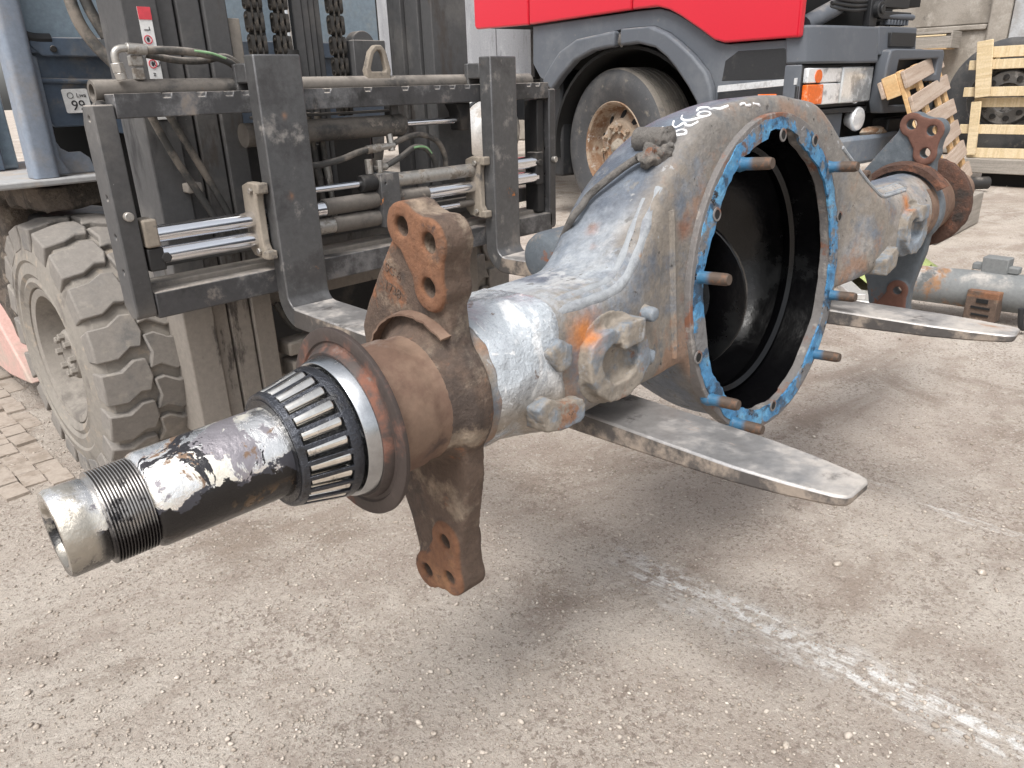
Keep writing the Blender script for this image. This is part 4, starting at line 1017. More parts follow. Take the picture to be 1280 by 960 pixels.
# chrome guide rods and sleeves
def rod(name, x0, x1, z, r, m, y=1.478, parent=None):
    return MB(FO).lathe([(0, 0), (0, r * 0.9), (r * 0.12, r), (x1 - x0 - r * 0.12, r), (x1 - x0, r * 0.9), (x1 - x0, 0)], (x0, y, z), (1, 0, 0), 24).build(name, m, parent or fk)
rod("guide_rod", 0.548, 0.93, 0.6605, 0.0168, "chrome"); rod("guide_rod", 0.548, 0.90, 0.6205, 0.0168, "chrome")
rod("guide_sleeve", 0.925, 1.072, 0.6625, 0.0188, "cylinder"); rod("guide_sleeve", 0.945, 1.072, 0.6215, 0.0188, "cylinder")
rod("guide_sleeve", 0.90, 0.95, 0.6215, 0.0172, "zinc")
rod("piston_rod", 0.88, 1.045, 0.7030, 0.0075, "chrome"); rod("piston_gland", 1.030, 1.072, 0.7030, 0.019, "dark")
rod("guide_sleeve", 1.12, 1.39, 0.7015, 0.0168, "zinc"); rod("guide_sleeve", 1.12, 1.225, 0.6605, 0.0185, "cylinder")
rod("guide_rod", 1.22, 1.63, 0.6605, 0.0168, "chrome"); rod("guide_rod", 1.49, 1.63, 0.7015, 0.0168, "chrome")
rod("piston_rod", 1.12, 1.335, 0.6185, 0.0072, "chrome"); rod("piston_gland", 1.33, 1.40, 0.6185, 0.009, "cylinder")
b_ = F_(); b_.prism([(1.070, 0.600), (1.124, 0.600), (1.124, 0.722), (1.070, 0.722)], 1.452, 1.505, lambda a, b, d: Vector((a, d, b)), [circ((1.083, 0.70), 0.003, 8)])
b_.build("centre_block", "fork_shank", fk, bev=0.002)
# positioner brackets beside each fork
for dx in (0.0, 0.628):
    b_ = F_()
    b_.prism([(1.440, 0.728), (1.452, 0.736), (1.475, 0.736), (1.50, 0.728), (1.505, 0.60), (1.49, 0.585), (1.445, 0.58), (1.438, 0.60), (1.446, 0.612), (1.446, 0.70)], 0.752 + dx, 0.770 + dx, lambda a, b, d: Vector((d, a, b)))
    b_.box((0.748 + dx, 1.425, 0.715), (0.772 + dx, 1.442, 0.736)); b_.box((0.748 + dx, 1.425, 0.582), (0.772 + dx, 1.442, 0.60))
    b_.build("positioner_bracket", "primer", fk, bev=0.003)
    bolt("bracket_bolt", (0.752 + dx, 1.46, 0.72), (-1, 0, 0), 0.007, 0.006, "zinc"); bolt("bracket_bolt", (0.752 + dx, 1.46, 0.597), (-1, 0, 0), 0.007, 0.006, "zinc")
b_ = F_(); b_.box((0.525, 1.452, 0.640), (0.552, 1.50, 0.692)); b_.build("rod_end_block", "primer", fk, bev=0.004)
b_ = F_(); b_.box((0.525, 1.456, 0.595), (0.556, 1.505, 0.638)); b_.build("rod_end_block", "dark", fk, bev=0.003)
b_ = F_(); b_.box((1.618, 1.462, 0.64), (1.648, 1.50, 0.728)); b_.build("rod_end_block", "dark", fk, bev=0.003)
bolt("rod_end_bolt", (1.628, 1.462, 0.70), (0, -1, 0), 0.009, 0.007, "dark")
# side-shift cylinder
b_ = F_(); b_.lathe([(0, 0), (0, 0.0235), (0.372, 0.0235), (0.374, 0.0262), (0.402, 0.0262), (0.410, 0.022), (0.410, 0)], (0.775, 1.502, 0.824), (1, 0, 0), 32)
b_.build("side_shift_cylinder", "cylinder", fk)
rod("piston_rod", 1.18, 1.372, 0.826, 0.0078, "chrome", 1.502)
b_ = F_(); b_.prism([(1.345, 0.866), (1.395, 0.866), (1.388, 0.80), (1.364, 0.80), (1.358, 0.845)], 1.485, 1.53, lambda a, b, d: Vector((a, d, b))); b_.build("rod_clevis", "dark", fk, bev=0.003)
b_ = F_(); b_.box((0.80, 1.50, 0.8535), (1.155, 1.515, 0.8595)); b_.box((1.148, 1.492, 0.846), (1.17, 1.52, 0.868)); b_.build("cylinder_bracket", "mast", fk, bev=0.002)
# hoses and fittings on the carriage
def hose(name, pts, r, m="hose", parent=None, segs=12):
    return MB(FO).tube(pts, r, segs, 5).build(name, m, parent or fk)
hose("hydraulic_hose", [(0.88, 1.49, 0.757), (0.93, 1.488, 0.753), (0.99, 1.486, 0.760), (1.04, 1.486, 0.772), (1.075, 1.486, 0.776)], 0.0072)
b_ = F_(); b_.cyl((1.063, 1.486, 0.775), (1.102, 1.486, 0.778), 0.0095, segs=14); b_.cyl((1.10, 1.486, 0.778), (1.122, 1.486, 0.779), 0.0085, segs=6); b_.cyl((1.135, 1.486, 0.768), (1.135, 1.492, 0.806), 0.0085, segs=6); b_.cyl((1.12, 1.486, 0.779), (1.143, 1.486, 0.780), 0.0075, segs=12)
b_.build("hose_fitting", "zinc", fk, bev=0.001)
hose("hydraulic_hose", [(1.14, 1.488, 0.783), (1.19, 1.49, 0.796), (1.24, 1.495, 0.797), (1.29, 1.50, 0.778), (1.315, 1.505, 0.745), (1.322, 1.51, 0.71)], 0.0068)
hose("hydraulic_hose", [(1.075, 1.486, 0.732), (1.11, 1.486, 0.734), (1.16, 1.488, 0.751), (1.205, 1.49, 0.770), (1.245, 1.494, 0.765), (1.275, 1.50, 0.735), (1.285, 1.505, 0.70)], 0.0068)
hose("hose_print_band", [(1.200, 1.4835, 0.7705), (1.222, 1.4845, 0.7715), (1.245, 1.4885, 0.7665), (1.262, 1.4925, 0.752)], 0.0026, "hose_print")
b_ = F_(); b_.cyl((1.062, 1.482, 0.722), (1.062, 1.482, 0.755), 0.0092, segs=6); b_.cyl((1.092, 1.482, 0.722), (1.092, 1.482, 0.75), 0.0085, segs=6); b_.cyl((1.085, 1.484, 0.731), (1.115, 1.486, 0.734), 0.008, segs=10)
b_.build("hose_fitting", "zinc", fk, bev=0.001)
for k, x in enumerate((0.905, 0.935, 0.965, 0.99)):
    hose("vertical_hose", [(x, 1.56, 0.86), (x + 0.004, 1.56, 0.80), (x + 0.008, 1.56, 0.74)], 0.0075)
    b_ = F_(); b_.cyl((x + 0.008, 1.56, 0.745), (x + 0.011, 1.56, 0.715), 0.0098, segs=10); b_.cyl((x + 0.011, 1.56, 0.716), (x + 0.013, 1.56, 0.69), 0.009, segs=6); b_.cyl((x + 0.013, 1.56, 0.69), (x + 0.016, 1.56, 0.62), 0.0065, segs=10)
    b_.build("hose_fitting", "zinc" if k % 2 else "cylinder", fk, bev=0.001)
b_ = F_(); b_.box((0.98, 1.57, 0.66), (1.07, 1.6, 0.69)); b_.box((0.99, 1.56, 0.70), (1.0, 1.60, 0.79)); b_.build("valve_bracket", "dark", fk, bev=0.002)
# hose with steel elbow above the carriage
hose("hydraulic_hose", [(0.605, 1.50, 0.981), (0.66, 1.50, 0.981), (0.72, 1.505, 0.976), (0.775, 1.515, 0.962), (0.80, 1.53, 0.945)], 0.0072)
hose("hydraulic_hose", [(0.62, 1.53, 0.976), (0.68, 1.535, 0.966), (0.73, 1.535, 0.965), (0.775, 1.53, 0.972), (0.805, 1.535, 0.955), (0.812, 1.54, 0.92)], 0.0065)
hose("hose_print_band", [(0.70, 1.4975, 0.9805), (0.735, 1.500, 0.9765), (0.765, 1.506, 0.968)], 0.0024, "hose_print")
b_ = F_(); b_.tube([(0.556, 1.50, 0.955), (0.556, 1.50, 0.975), (0.566, 1.50, 0.983), (0.585, 1.50, 0.984)], 0.0065, 12, 4); b_.cyl((0.578, 1.50, 0.984), (0.612, 1.50, 0.982), 0.0095, segs=14); b_.cyl((0.556, 1.50, 0.960), (0.558, 1.50, 0.944), 0.0105, segs=6); b_.cyl((0.558, 1.50, 0.944), (0.56, 1.50, 0.932), 0.0095, segs=12)
b_.build("elbow_fitting", "zinc", fk, bev=0.001)
b_ = F_(); b_.box((0.585, 1.505, 0.955), (0.606, 1.525, 0.973)); b_.box((0.588, 1.507, 0.932), (0.605, 1.523, 0.953)); b_.build("hose_fitting", "zinc", fk, bev=0.002)
# lifting eye and the block behind it
eye_o = [(1.102, 0.925), (1.098, 0.945), (1.115, 0.985), (1.13, 0.998), (1.148, 0.998), (1.16, 0.985), (1.17, 0.945), (1.166, 0.925)]
eye_i = [(1.115, 0.942), (1.113, 0.948), (1.125, 0.978), (1.134, 0.986), (1.145, 0.986), (1.15, 0.978), (1.156, 0.948), (1.154, 0.942)]
b_ = F_(); b_.prism(eye_o, 1.508, 1.524, lambda a, b, d: Vector((a, d, b)), [eye_i]); b_.build("lifting_eye", "primer", fk, bev=0.003)
b_ = F_(); b_.box((1.118, 1.575, 0.90), (1.21, 1.66, 1.012)); b_.build("head_block", "mast", fk, bev=0.002)
b_ = F_(); b_.cyl((1.165, 1.60, 1.0), (1.165, 1.63, 1.0), 0.034, segs=28); b_.build("head_pulley", "mast", fk, bev=0.002)
# mast: nested channel flanges, left and right
def flange_post(x0, x1, y0, y1, m, z0=0.16, z1=2.3):
    b_ = F_(); b_.box((x0, y0, z0), (x1, y1, z1)); return b_.build("mast_channel", m, fk, bev=0.003)
for (x0, x1, y0, y1, m) in ((0.622, 0.690, 1.600, 1.72, "mast"), (0.6925, 0.7265, 1.612, 1.72, "mast"), (0.731, 0.779, 1.608, 1.72, "mast"), (0.783, 0.832, 1.600, 1.72, "mast")):
    flange_post(x0, x1, y0, y1, m)
for (x0, x1, y0, y1, m) in ((1.335, 1.385, 1.665, 1.72, "mast"), (1.345, 1.43, 1.61, 1.662, "mast"), (1.352, 1.47, 1.565, 1.606, "mast")):
    flange_post(x0, x1, y0, y1, m)
for (x0, x1, y0, y1) in ((0.985, 1.008, 1.60, 1.64), (1.011, 1.028, 1.605, 1.64), (1.031, 1.046, 1.61, 1.64), (1.049, 1.064, 1.615, 1.64)):
    b_ = F_(); b_.box((x0, y0, 0.62), (x1, y1, 2.3)); b_.build("lift_profile", "mast", fk, bev=0.002)
b_ = F_(); b_.box((0.905, 1.62, 0.60), (0.925, 1.66, 2.3)); b_.build("lift_profile", "mast", fk, bev=0.002)
b_ = F_(); b_.cyl((0.965, 1.60, 0.99), (0.965, 1.60, 2.3), 0.010); b_.build("lift_piston_rod", "chrome", fk)
b_ = F_(); b_.cyl((0.965, 1.605, 0.16), (0.965, 1.605, 0.99), 0.022); b_.build("lift_cylinder", "dark", fk)
b_ = F_(); b_.box((0.836, 1.61, 0.90), (0.862, 1.66, 1.05)); b_.build("hose_clamp_plate", "mast_dusty", fk, bev=0.002)
lk = MB()
for z0, xo in ((0, 0), (0.0125, 0)):
    pass
lk.prism(hull_path([(-0.0065, 0), (0.0065, 0)], 0.0058) if False else [(x * 0.0058 + (0.0065 if x > 0 else -0.0065 if x < 0 else 0), y * 0.0058) for x, y in circ((0, 0), 1, 16)], -0.011, -0.006, lambda a, b, d: Vector((d, b * 1.0, a)))
lk.prism([(x * 0.0058 + (0.0065 if x > 0 else -0.0065 if x < 0 else 0), y * 0.0058) for x, y in circ((0, 0), 1, 16)], -0.0025, 0.0025, lambda a, b, d: Vector((d, b, a)))
lk.prism([(x * 0.0058 + (0.0065 if x > 0 else -0.0065 if x < 0 else 0), y * 0.0058) for x, y in circ((0, 0), 1, 16)], 0.006, 0.011, lambda a, b, d: Vector((d, b, a)))
lkm = lk.mesh("chain_link", "chain")
lk = MB()
for (a_, c_) in ((-0.0055, -0.003), (0.003, 0.0055)):
    lk.prism([(x * 0.0052 + (0.0065 if x > 0 else -0.0065 if x < 0 else 0), y * 0.0052) for x, y in circ((0, 0), 1, 16)], a_, c_, lambda a, b, d: Vector((d, b, a)))
lk.cyl((-0.013, 0, -0.0065), (0.013, 0, -0.0065), 0.0024, segs=8); lk.cyl((-0.013, 0, 0.0065), (0.013, 0, 0.0065), 0.0024, segs=8)
lkm2 = lk.mesh("chain_link", "chain")
for cx in (0.888, 0.948, 1.090):
    ch = F_(); ch.box((cx - 0.002, 1.594, 0.86), (cx + 0.002, 1.598, 1.34)); cho = ch.build("lift_chain", "chain", fk)
    KS = Matrix.Scale(1.65, 4)
    for i in range(11):
        z = 0.868 + i * 0.0437
        inst("chain_link", lkm, cho, Matrix.Translation(Vector((cx, 1.596, z)) - FO) @ KS); inst("chain_link", lkm2, cho, Matrix.Translation(Vector((cx, 1.596, z + 0.02185)) - FO) @ KS)
# dark mass between the mast rails: cross members, dash, chassis
b_ = F_(); b_.box((0.835, 1.67, 0.42), (1.333, 1.70, 0.60)); b_.build("mast_cross_member", "mast", fk, bev=0.004)
b_ = F_(); b_.box((0.835, 1.66, 0.18), (1.333, 1.70, 0.30)); b_.build("mast_cross_member", "mast_dusty", fk, bev=0.004)
b_ = F_(); b_.tube([(0.86, 1.64, 0.43), (0.90, 1.635, 0.36), (0.96, 1.63, 0.345), (0.99, 1.63, 0.37)], 0.007, 10, 4); b_.build("vertical_hose", "hose", fk)
b_ = F_(); b_.box((0.86, 1.60, 0.30), (0.95, 1.66, 0.335)); b_.box((0.865, 1.60, 0.24), (0.935, 1.66, 0.285)); b_.build("mast_pivot_block", "mast_dusty", fk, bev=0.006)
b_ = F_(); b_.box((0.70, 2.02, 0.20), (1.47, 2.12, 0.88)); b_.build("chassis_front", "dark", fk, bev=0.01)
b_ = F_(); b_.box((0.56, 2.13, 0.28), (1.61, 3.6, 0.62)); b_.build("chassis", "dark", fk, bev=0.02)
# cab: cowl, windscreen, pillar, step plate
cow = F_()
cow.prism([(0.545, 1.005), (0.62, 1.005), (0.80, 1.005), (1.5, 1.005), (1.5, 0.80), (0.80, 0.80), (0.64, 0.845), (0.575, 0.845), (0.565, 0.86), (0.56, 0.98)], 1.975, 1.99, lambda a, b, d: Vector((a, d + (0.0 if b > 0.9 else 0.01), b)))
cowo = cow.build("cab_cowl", "blue_grey", fk, bev=0.003)
b_ = F_(); b_.tube([(0.56, 1.974, 0.944), (0.66, 1.974, 0.940), (0.85, 1.974, 0.938)], 0.006, 10, 3); b_.build("cowl_crease", "blue_grey", cowo)
b_ = F_(); b_.box((0.545, 1.958, 0.998), (1.48, 1.975, 1.018)); b_.prism([(0.555, 1.012), (0.575, 0.992), (0.70, 0.990), (1.48, 0.990), (1.48, 1.03), (0.556, 1.03)], 1.955, 1.960, lambda a, b, d: Vector((a, d, b))); b_.build("window_sill", "blue_grey", fk, bev=0.003)
bolt("sill_bolt", (0.598, 1.955, 1.006), (0, -1, 0), 0.007, 0.006, "dark", segs=10)
b_ = F_(); b_.box((0.535, 1.985, 1.03), (1.5, 1.99, 1.7)); b_.build("windscreen", "glass", fk)
b_ = F_(); b_.blob((0.66, 2.16, 1.05), 0.10, 5, 0.5, 3, (1, 0.5, 0.55)); b_.build("seat_cover", "blue_cover", fk)
b_ = F_(); b_.tube([(0.533, 1.965, 1.8), (0.533, 1.965, 1.08), (0.537, 1.965, 1.045), (0.56, 1.965, 1.028), (0.60, 1.965, 1.026)], 0.012, 10, 4); b_.build("window_seal", "black", fk)
b_ = F_(); b_.prism(hull_path([(0.508, 1.945), (0.535, 1.945), (0.535, 1.985), (0.508, 1.985)], 0.012), 0.742, 1.9, lambda a, b, d: Vector((a + (d - 0.742) * 0.015, b, d))); b_.build("cab_pillar", "pillar", fk)
b_ = F_(); b_.prism([(0.548, 1.0), (0.565, 0.99), (0.562, 0.78), (0.578, 0.745), (0.548, 0.742)], 1.962, 1.985, lambda a, b, d: Vector((a, d, b))); b_.build("pillar_gusset", "pillar", fk, bev=0.003)
b_ = F_(); b_.prism([(0.56, 0.742), (0.64, 0.742), (0.632, 0.775), (0.615, 0.79), (0.59, 0.79), (0.575, 0.80), (0.562, 0.83)], 1.985, 1.995, lambda a, b, d: Vector((a, d, b))); b_.build("pillar_gusset", "pillar", fk, bev=0.002)
b_ = F_(); b_.prism([(0.40, 1.935), (0.415, 1.92), (0.652, 1.92), (0.668, 1.935), (0.668, 2.60), (0.40, 2.60)], 0.7255, 0.7405, lambda a, b, d: Vector((a, b, d))); b_.build("step_plate", "fender", fk, bev=0.004)
b_ = F_(); b_.box((0.52, 2.30, 0.742), (0.56, 3.3, 1.9)); b_.build("cab_side_panel", "glass", fk, bev=0.004)
b_ = F_(); b_.box((0.45, 2.26, 0.742), (0.52, 2.30, 0.95)); b_.build("cab_side_panel", "blue_grey", fk, bev=0.004)
b_ = F_(); b_.box((0.555, 2.06, 0.70), (1.5, 2.12, 1.0)); b_.build("dark_backing_box", "void", fk)  # added near-black box, closes the view through below the cowl
b_ = F_(); b_.box((0.46, 2.45, 0.742), (0.56, 2.5, 1.9)); b_.build("cab_side_panel", "blue_grey", fk, bev=0.004)
mu = F_()
mu.box((0.50, 2.36, 0.24), (0.70, 3.1, 0.72)); mu.box((0.50, 1.98, 0.66), (0.70, 2.5, 0.722))
muo = mu.build("mud_caked_arch", "mud", fk)
remesh(muo, 0.02, 3)
for vv in muo.data.vertices: vv.co += Vector((noise.noise(vv.co * 14), noise.noise(vv.co * 14 + Vector((5, 0, 0))), noise.noise(vv.co * 14 + Vector((0, 9, 0))))) * 0.018
pk = F_()
pk.prism([(2.40, 0.145), (2.45, 0.19), (2.66, 0.335), (3.5, 0.42), (3.5, 0.12), (2.6, 0.12)], 0.47, 0.52, lambda a, b, d: Vector((d, a, b)))
pk.build("chassis_skirt", "pink", fk, bev=0.006)
# noise label and mast warning decal
sg = F_()
sg.prism(hull_path([(0.606, 0.878), (0.652, 0.878), (0.650, 0.921), (0.604, 0.921)], 0.004), 1.9725, 1.974, lambda a, b, d: Vector((a, d, b)))
sgo = sg.build("noise_label", "decal_white", fk)
DEC = lambda x, y, z, rot=0: Matrix.Translation(Vector((x, y, z)) - FO) @ Matrix.Rotation(R(90), 4, 'X') @ Matrix.Rotation(rot, 4, 'Z')
text_mesh("99", 0.030, "label_number", "decal_black", sgo, DEC(0.629, 1.9722, 0.889))
text_mesh("Lwa", 0.013, "label_text", "decal_black", sgo, DEC(0.639, 1.9722, 0.911))
MB(FO).prism(circ((0.616, 0.911), 0.0065, 20), 1.9715, 1.9725, lambda a, b, d: Vector((a, d, b)), [circ((0.616, 0.911), 0.0055, 20)]).build("label_emblem", "decal_black", sgo)
dc = F_(); dc.box((0.650, 1.5985, 0.86), (0.6745, 1.5995, 1.062)); dco = dc.build("warning_decal", "decal_white", fk)
MB(FO).box((0.650, 1.5975, 1.040), (0.6745, 1.5985, 1.062)).build("decal_header", "decal_red", dco)
text_mesh("L", 0.016, "decal_text", "decal_black", dco, DEC(0.662, 1.5982, 1.024, R(90)))
for z in (1.005, 0.962, 0.915):
    MB(FO).prism(circ((0.660, z), 0.008, 20), 1.5972, 1.5982, lambda a, b, d: Vector((a, d, b)), [circ((0.660, z), 0.0064, 20)]).build("decal_ring", "decal_red", dco)
    MB(FO).prism(circ((0.660, z), 0.0026, 8, 0.0045), 1.5972, 1.5982, lambda a, b, d: Vector((a, d, b))).build("decal_symbol", "decal_black", dco)
text_mesh("C", 0.016, "decal_text", "decal_black", dco, DEC(0.669, 1.5982, 0.962, R(90)))
text_mesh("z", 0.012, "decal_text", "decal_black", dco, DEC(0.660, 1.5982, 0.944))
# diagonal pipes seen through the carriage, on the mast
hose("mast_pipe", [(0.66, 1.57, 0.87), (0.70, 1.57, 0.78), (0.75, 1.57, 0.66), (0.762, 1.57, 0.60)], 0.0075)
hose("mast_pipe", [(0.625, 1.57, 0.87), (0.66, 1.57, 0.78), (0.72, 1.57, 0.655), (0.735, 1.57, 0.60)], 0.0075)
b_ = F_(); b_.box((0.672, 1.572, 0.715), (0.705, 1.60, 0.735)); b_.build("pipe_clamp", "mast_dusty", fk, bev=0.004)
# cab hoses in front of the windscreen
hose("cab_hose", [(0.60, 1.80, 1.45), (0.597, 1.80, 1.2), (0.602, 1.79, 1.07), (0.622, 1.78, 1.01), (0.655, 1.76, 0.96)], 0.012)
hose("cab_hose", [(0.628, 1.80, 1.45), (0.622, 1.80, 1.2), (0.628, 1.79, 1.09), (0.65, 1.78, 1.02)], 0.011)

# wheels with lugged solid tyres
def fl_wheel(x_out, sgn):
    """outer face at x_out; sgn +1 when the wheel extends towards +x"""
    W_, Rr = 0.205, 0.327
    cy, cz = 1.992, 0.322
    org = (x_out, cy, cz); ax = (sgn, 0, 0)
    hub = MB(FO).lathe([(0.055, 0.0), (0.055, 0.02), (0.030, 0.03), (0.032, 0.056), (0.040, 0.062), (0.085, 0.066), (0.088, 0.128), (0.045, 0.142), (0.014, 0.150), (0.010, 0.166), (0.018, 0.172), (0.03, 0.172), (0.16, 0.172), (0.16, 0)], org, ax, 56).build("wheel", "rim_dusty", fk)
    carc = MB(FO).lathe([(0.022, 0.168), (0.008, 0.172), (0.002, 0.186), (0.006, 0.196), (0.0, 0.206), (0.004, 0.232), (0.0, 0.238), (0.004, 0.262), (0.010, 0.290), (0.022, 0.308), (0.045, 0.3125), (0.10, 0.312), (W_ - 0.045, 0.3125), (W_ - 0.022, 0.308), (W_ - 0.01, 0.285), (W_, 0.24), (W_ - 0.005, 0.18), (W_ - 0.03, 0.168)], org, ax, 72, closed=True).build("tyre", "tyre_side", hub)
    # lugs: interlocking hooked blocks, two rows
    nb = 20
    def block(row):
        bm_ = MB()
        # (lateral position, angle) outline of a hooked lug; lateral 0 = outer face
        if row == 0:
            o_ = [(0.003, -0.142), (0.046, -0.142), (0.076, -0.082), (0.098, -0.094), (0.109, 0.01), (0.101, 0.142), (0.074, 0.150), (0.044, 0.092), (0.003, 0.092)]
        else:
            o_ = [(W_ - 0.003, -0.142), (W_ - 0.046, -0.142), (W_ - 0.076, -0.082), (0.1045, -0.094), (0.1155, 0.01), (0.1075, 0.142), (W_ - 0.074, 0.150), (W_ - 0.044, 0.092), (W_ - 0.003, 0.092)]
        top, bot = [], []
        for (l, a) in o_:
            edge = min(l, W_ - l)
            r_top = Rr - (0.010 if edge < 0.02 else 0.0)
            for rad, lst, lat in ((r_top, top, l), (0.286 if edge > 0.02 else 0.262, bot, l)):
                lst.append(bm_.v((lat * sgn, rad * math.sin(a), rad * math.cos(a))))
        bm_.bm.faces.new(top); bm_.bm.faces.new(bot[::-1])
        for i in range(len(top)):
            j = (i + 1) % len(top)
            bm_.bm.faces.new((top[i], bot[i], bot[j], top[j]))
        return bm_.mesh("tread_block", "tyre_dusty", 30)
    for row in (0, 1):
        bmsh = block(row)
        for k in range(nb):
            a = 2 * math.pi * (k + (0.5 if row else 0)) / nb
            ob = inst("tread_block", bmsh, carc, Matrix.Translation(Vector(org) - FO) @ Matrix.Rotation(-a, 4, 'X'))
            md = ob.modifiers.new("bevel", 'BEVEL'); md.width = 0.004; md.segments = 2; md.limit_method = 'ANGLE'; md.angle_limit = R(40)
    # hub cap bolts
    nm = MB().lathe([(0, 0), (0, 0.009), (-0.014, 0.009), (-0.016, 0.006), (-0.016, 0)], (0, 0, 0), (sgn, 0, 0), 6).mesh("wheel_nut", "rim_dusty")
    for k in range(8):
        a = 2 * math.pi * k / 8
        inst("wheel_nut", nm, hub, Matrix.Translation(Vector((x_out + 0.034 * sgn, cy + 0.047 * math.sin(a), cz + 0.047 * math.cos(a))) - FO))
    return hub
fl_wheel(0.452, 1)
fl_wheel(1.718, -1)

# ------------------------------------------------------------------ red truck behind
TA = R(262)
TM = Matrix.Translation((4.24, 3.15, 0)) @ Matrix.Rotation(TA, 4, 'Z')
tr = thing("truck", "red truck with dark grey lower panels parked behind, headlight and rusty front wheel showing", "truck", mtx=TM)
def T(f, n, z): return Vector((f, -n, z))
side = lambda a, b, d: T(a, d, b)
front = lambda a, b, d: T(d, a, b)
# red cab panels (three pieces with open joints)
def red(pts, n0=0.055, n1=0.10, bev=0.012):
    return MB().prism(pts, n0, n1, side).build("cab_panel", "red", tr, bev=bev, segs=3)
red([(-1.372, 1.325), (-1.35, 1.312), (-0.735, 1.298), (-0.735, 2.4), (-1.372, 2.4)])
red([(-0.725, 1.298), (0.24, 1.309), (0.24, 2.4), (-0.725, 2.4)])
red([(0.246, 1.309), (0.44, 1.308), (0.53, 1.285), (0.616, 1.246), (0.763, 1.165), (0.86, 1.108), (0.931, 1.089), (1.38, 1.089), (1.38, 2.4), (0.246, 2.4)])
MB().box(T(-1.36, -1.9, 1.32), T(1.0, 0.05, 2.4)).build("cab_black_backing", "void", tr)  # added black backing box, shades the cab and stops see-through
# grey fender with wheel opening
arch_o = [(-0.60, 0.93), (-0.52, 1.02), (-0.42, 1.11), (-0.25, 1.178), (0.03, 1.20), (0.17, 1.213), (0.40, 1.209), (0.52, 1.165), (0.62, 1.105), (0.72, 1.035), (0.82, 0.945), (0.86, 0.87), (0.876, 0.79), (0.88, 0.70)]
arch_i = [(-0.50, 0.87), (-0.39, 0.965), (-0.265, 1.05), (-0.10, 1.10), (0.03, 1.112), (0.30, 1.122), (0.44, 1.09), (0.53, 1.035), (0.60, 0.975), (0.70, 0.87), (0.765, 0.79), (0.785, 0.70)]
fend = [(-0.728, 1.288)] + [(-0.735, 1.05), (-0.66, 0.96)] + arch_o[:] + [(0.885, 0.62), (1.30, 0.62), (1.30, 1.15), (1.36, 1.15), (1.36, 1.082), (0.93, 1.082), (0.855, 1.10), (0.76, 1.158), (0.61, 1.238), (0.52, 1.277), (0.43, 1.300), (0.24, 1.301)]
MB().prism(fend, 0.035, 0.062, side).build("fender_panel", "tgrey", tr, bev=0.004)
band = arch_o + arch_i[::-1]
cut = 0.13
lo_ = [p for p in arch_o if p[0] < cut] + [(0.10, 1.205)] + [(0.10, 1.114)] + [p for p in arch_i if p[0] < cut - 0.05][::-1]
hi_ = [(0.15, 1.212)] + [p for p in arch_o if p[0] > cut + 0.05] + [p for p in arch_i if p[0] > cut + 0.05][::-1] + [(0.15, 1.117)]
MB().prism(lo_, 0.03, 0.100, side).build("wheel_arch_trim", "tgrey", tr, bev=0.016, segs=3)
MB().prism(hi_, 0.03, 0.104, side).build("wheel_arch_trim", "tgrey", tr, bev=0.016, segs=3)
b_ = MB(); b_.blob(T(0.125, 0.06, 1.15), 0.035, 2, 0.7, 2, (0.8, 0.5, 1)); b_.build("broken_clip", "muddy_fit", tr)
# liner: dark curved inner wall
rr = []
for i in range(25):
    a = R(-8 + i * 196 / 24)
    c, s_ = math.cos(a), math.sin(a)
    f_, z_ = 0.14 + 0.66 * c, 0.50 + 0.60 * s_
    rr.append([T(f_, 0.04, z_), T(f_, -0.75, z_), T(f_ + 0.02 * c, -0.75, z_ + 0.02 * s_), T(f_ + 0.02 * c, 0.04, z_ + 0.02 * s_)])
MB().loft(rr, True, True).build("arch_liner", "void", tr)
MB().box(T(-0.75, -1.0, 0.30), T(0.95, -0.75, 1.2)).build("chassis_rail", "void", tr)
MB().box(T(-0.74, -0.6, 0.28), T(-0.50, 0.0, 1.0)).build("mud_flap_box", "black", tr, bev=0.02)
# side step panel with recess, strip, marker lamp
MB().prism([(0.905, 0.895), (1.325, 0.895), (1.345, 0.95), (1.33, 1.02), (1.28, 1.045), (1.0, 1.045), (0.92, 1.0)], 0.040, 0.0635, side).build("step_recess", "black", tr, bev=0.004)
MB().prism([(0.885, 0.838), (1.375, 0.868), (1.375, 0.90), (0.887, 0.872)], 0.055, 0.070, side).build("reflective_strip", "strip", tr, bev=0.001)
MB().prism([(0.885, 0.66), (1.385, 0.66), (1.385, 0.862), (0.885, 0.832)], 0.05, 0.066, side).build("step_panel", "black", tr, bev=0.004)
MB().box(T(1.155, 0.062, 0.775), T(1.265, 0.078, 0.825)).build("marker_lamp", "amber", tr, bev=0.004)
# corner and front panels, swept round the corner in plan
def swept(plan, z0, z1, th, name, m, lean=0.0, bev=0.006, parent=None):
    inn = []
    for i, p in enumerate(plan):
        a = Vector(plan[max(i - 1, 0)]); c = Vector(plan[min(i + 1, len(plan) - 1)]); d = (c - a).normalized(); n_ = Vector((-d.y, d.x))
        inn.append((p[0] - abs(n_.x) * th, p[1] - abs(n_.y) * th * 0.6))
    out_ = plan + inn[::-1]
    zm = z0
    return MB().prism(out_, z0, z1, lambda a, b, d: T(a - lean * (d - zm), b, d)).build(name, m, parent or tr, bev=bev)
corner = [(1.30, 0.072), (1.36, 0.070), (1.405, 0.045), (1.425, 0.0), (1.435, -0.1), (1.44, -0.3), (1.44, -0.605)]
swept(corner, 0.965, 1.145, 0.05, "lamp_cover_panel", "tgrey", 0.12, 0.012)
swept([(1.30, 0.072), (1.36, 0.070), (1.39, 0.055)], 0.62, 0.962, 0.05, "corner_panel", "tgrey", 0, 0.006)
swept([(1.425, -0.615), (1.43, -0.8), (1.42, -1.06)], 1.005, 1.15, 0.05, "grille_end_panel", "tgrey", 0.1, 0.008)
